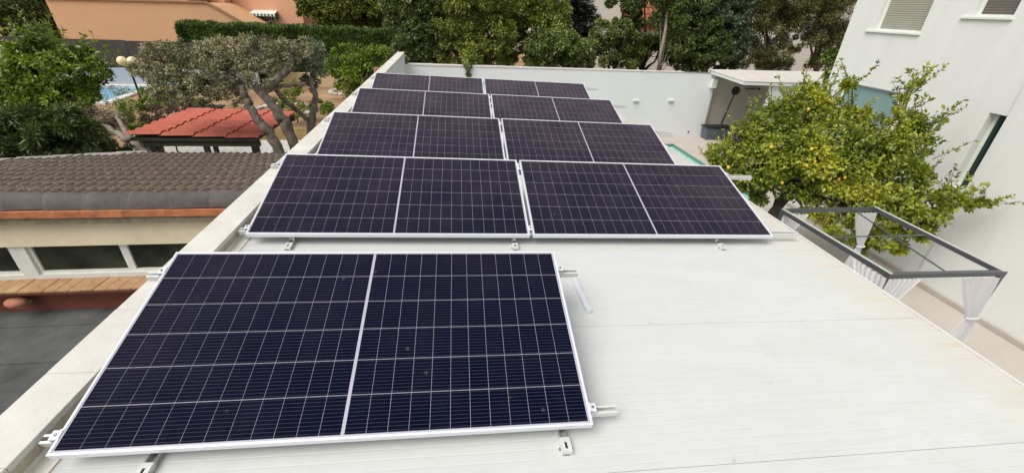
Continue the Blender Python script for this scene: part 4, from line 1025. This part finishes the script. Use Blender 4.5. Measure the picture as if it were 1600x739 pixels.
t = bgtree('slender tree with a pale bare stem above the rear wall', 19.2, [(1042, 20, 14), (1050, 0, 16), (1035, -15, 18), (1058, 40, 14), (1062, 70, 16)], 'midg', 4500, .12, M_BARKL, .05, bx=1030)
MB().tube([at(1028, 113, 18.9), at(1033, 80, 18.9), at(1040, 45, 19), at(1044, 5, 19.1), at(1046, -40, 19.2)], [.085, .075, .065, .05, .03], 8).build('stem', M_BARKL, t, smooth=True)
bgtree('dense mid green tree right of the pale stem', 20.0, [(1085, 15, 26), (1075, 50, 24), (1100, 45, 24), (1090, 80, 24), (1065, 90, 16), (1115, 75, 22), (1090, -20, 28), (1110, 100, 10)], 'darkg', 15000, .12)
LM['teal2'] = leafmat('grey_green_leaves', [(0.05, 0.075, 0.042), (0.09, 0.13, 0.07), (0.15, 0.2, 0.11), (0.22, 0.27, 0.16)], .5, .15)
bgtree('grey green tree left of the spreading pine', 20.5, [(1135, 25, 26), (1145, 60, 24), (1130, 90, 18), (1150, -10, 28), (1120, 0, 20), (1155, 92, 16)], 'teal2', 13000, .12)
bgtree('yellow green pine spreading towards the white house', 21.5, [(1185, 20, 24), (1200, 55, 22), (1180, 80, 24), (1215, 85, 22), (1235, 30, 18), (1200, -10, 26), (1240, 5, 20), (1225, 100, 12), (1245, 70, 10)], 'pine', 14000, .13, M_BARK, name='pine_tree', aspect=.34, sub=24, subr=.32)
bgtree('dark pine next to the corner of the white house', 22.5, [(1275, 15, 26), (1310, 20, 26), (1285, 55, 20), (1320, 60, 22), (1260, 40, 12), (1290, 85, 16), (1300, -15, 30), (1270, 95, 10), (1315, 100, 18), (1250, -10, 18)], 'pine', 14000, .13, M_BARK, name='pine_tree', aspect=.34, sub=24, subr=.32)
bgtree('bright leafed climber at the corner of the white house', 10.5, [(1300, 88, 8), (1297, 118, 6), (1293, 148, 7)], 'lime', 700, .10, name='climbing_plant', r0=.02, group=None)
# behind the hedge and in the far distance
for lab, Y, cs, lf, n_, sz in [
    ('light green tree before the salmon house', 31, [(500, 10, 22), (520, 25, 20), (485, -5, 22), (540, 10, 18), (515, -20, 26), (535, 35, 12), (475, 15, 9)], 'yelg', 9000, .18),
    ('thin yellowish tree behind the right end of the hedge', 32, [(580, 20, 18), (600, 30, 18), (590, -5, 22), (610, 5, 18), (565, 40, 12), (600, 48, 12)], 'yelg', 9000, .18),
    ('dark tree between light trees behind the hedge', 35, [(550, 25, 20), (555, -5, 24), (570, 35, 16), (620, 15, 22), (535, 45, 12), (510, 40, 10), (585, 40, 14)], 'darkg', 9000, .2),
    ('dark tree behind the sloping coping of the orange house', 37, [(350, 10, 18), (335, -5, 20), (365, 25, 10), (352, -20, 20)], 'darkg', 6000, .2),
    ('dark tree filling the gap left of the orange house', 38, [(20, 5, 26), (50, 10, 24), (5, 22, 18), (48, 40, 22), (70, 45, 18), (35, -15, 30), (65, 25, 16), (30, 58, 12)], 'darkg', 10000, .22)]:
    bgtree(lab, Y, cs, lf, n_, sz, group='trees beyond the hedge')
# distant wood closing the view
fw_ = thing('far_wood', 'continuous dark belt of trees behind all the gardens', 'trees'); bpy.data.objects.remove(fw_)
cl_ = []
for i in range(150):
    x = -75+i*1.1; cl_.append(((x, 62+rng.uniform(-3, 3), rng.uniform(-2, 7)), (3.0, 2.4, 2.6)))
V, F, _s = leaves(cl_, 60000, .6, .55, 8, .45, .2); o = leafobj('distant_wood', V, F, LM['darkg'], None)
tag(o, kind='stuff')
# leaf litter and ground plants between the walls and the trees
cl_ = [((rng.uniform(0, 13), rng.uniform(17.0, 19.5), G+.2), (.5, .4, .25)) for _ in range(60)]
V, F, _s = leaves(cl_, 8000, .12, .5, 8, .4, .2); tag(leafobj('undergrowth', V, F, LM['midg'], None), kind='stuff')
cl_ = [((rng.uniform(-20, -6), rng.uniform(14.5, 26), G+.1), (.5, .4, .18)) for _ in range(70)]
V, F, _s = leaves(cl_, 7000, .10, .5, 8, .4, .2); tag(leafobj('ground_plants', V, F, LM['olive'], None), kind='stuff')
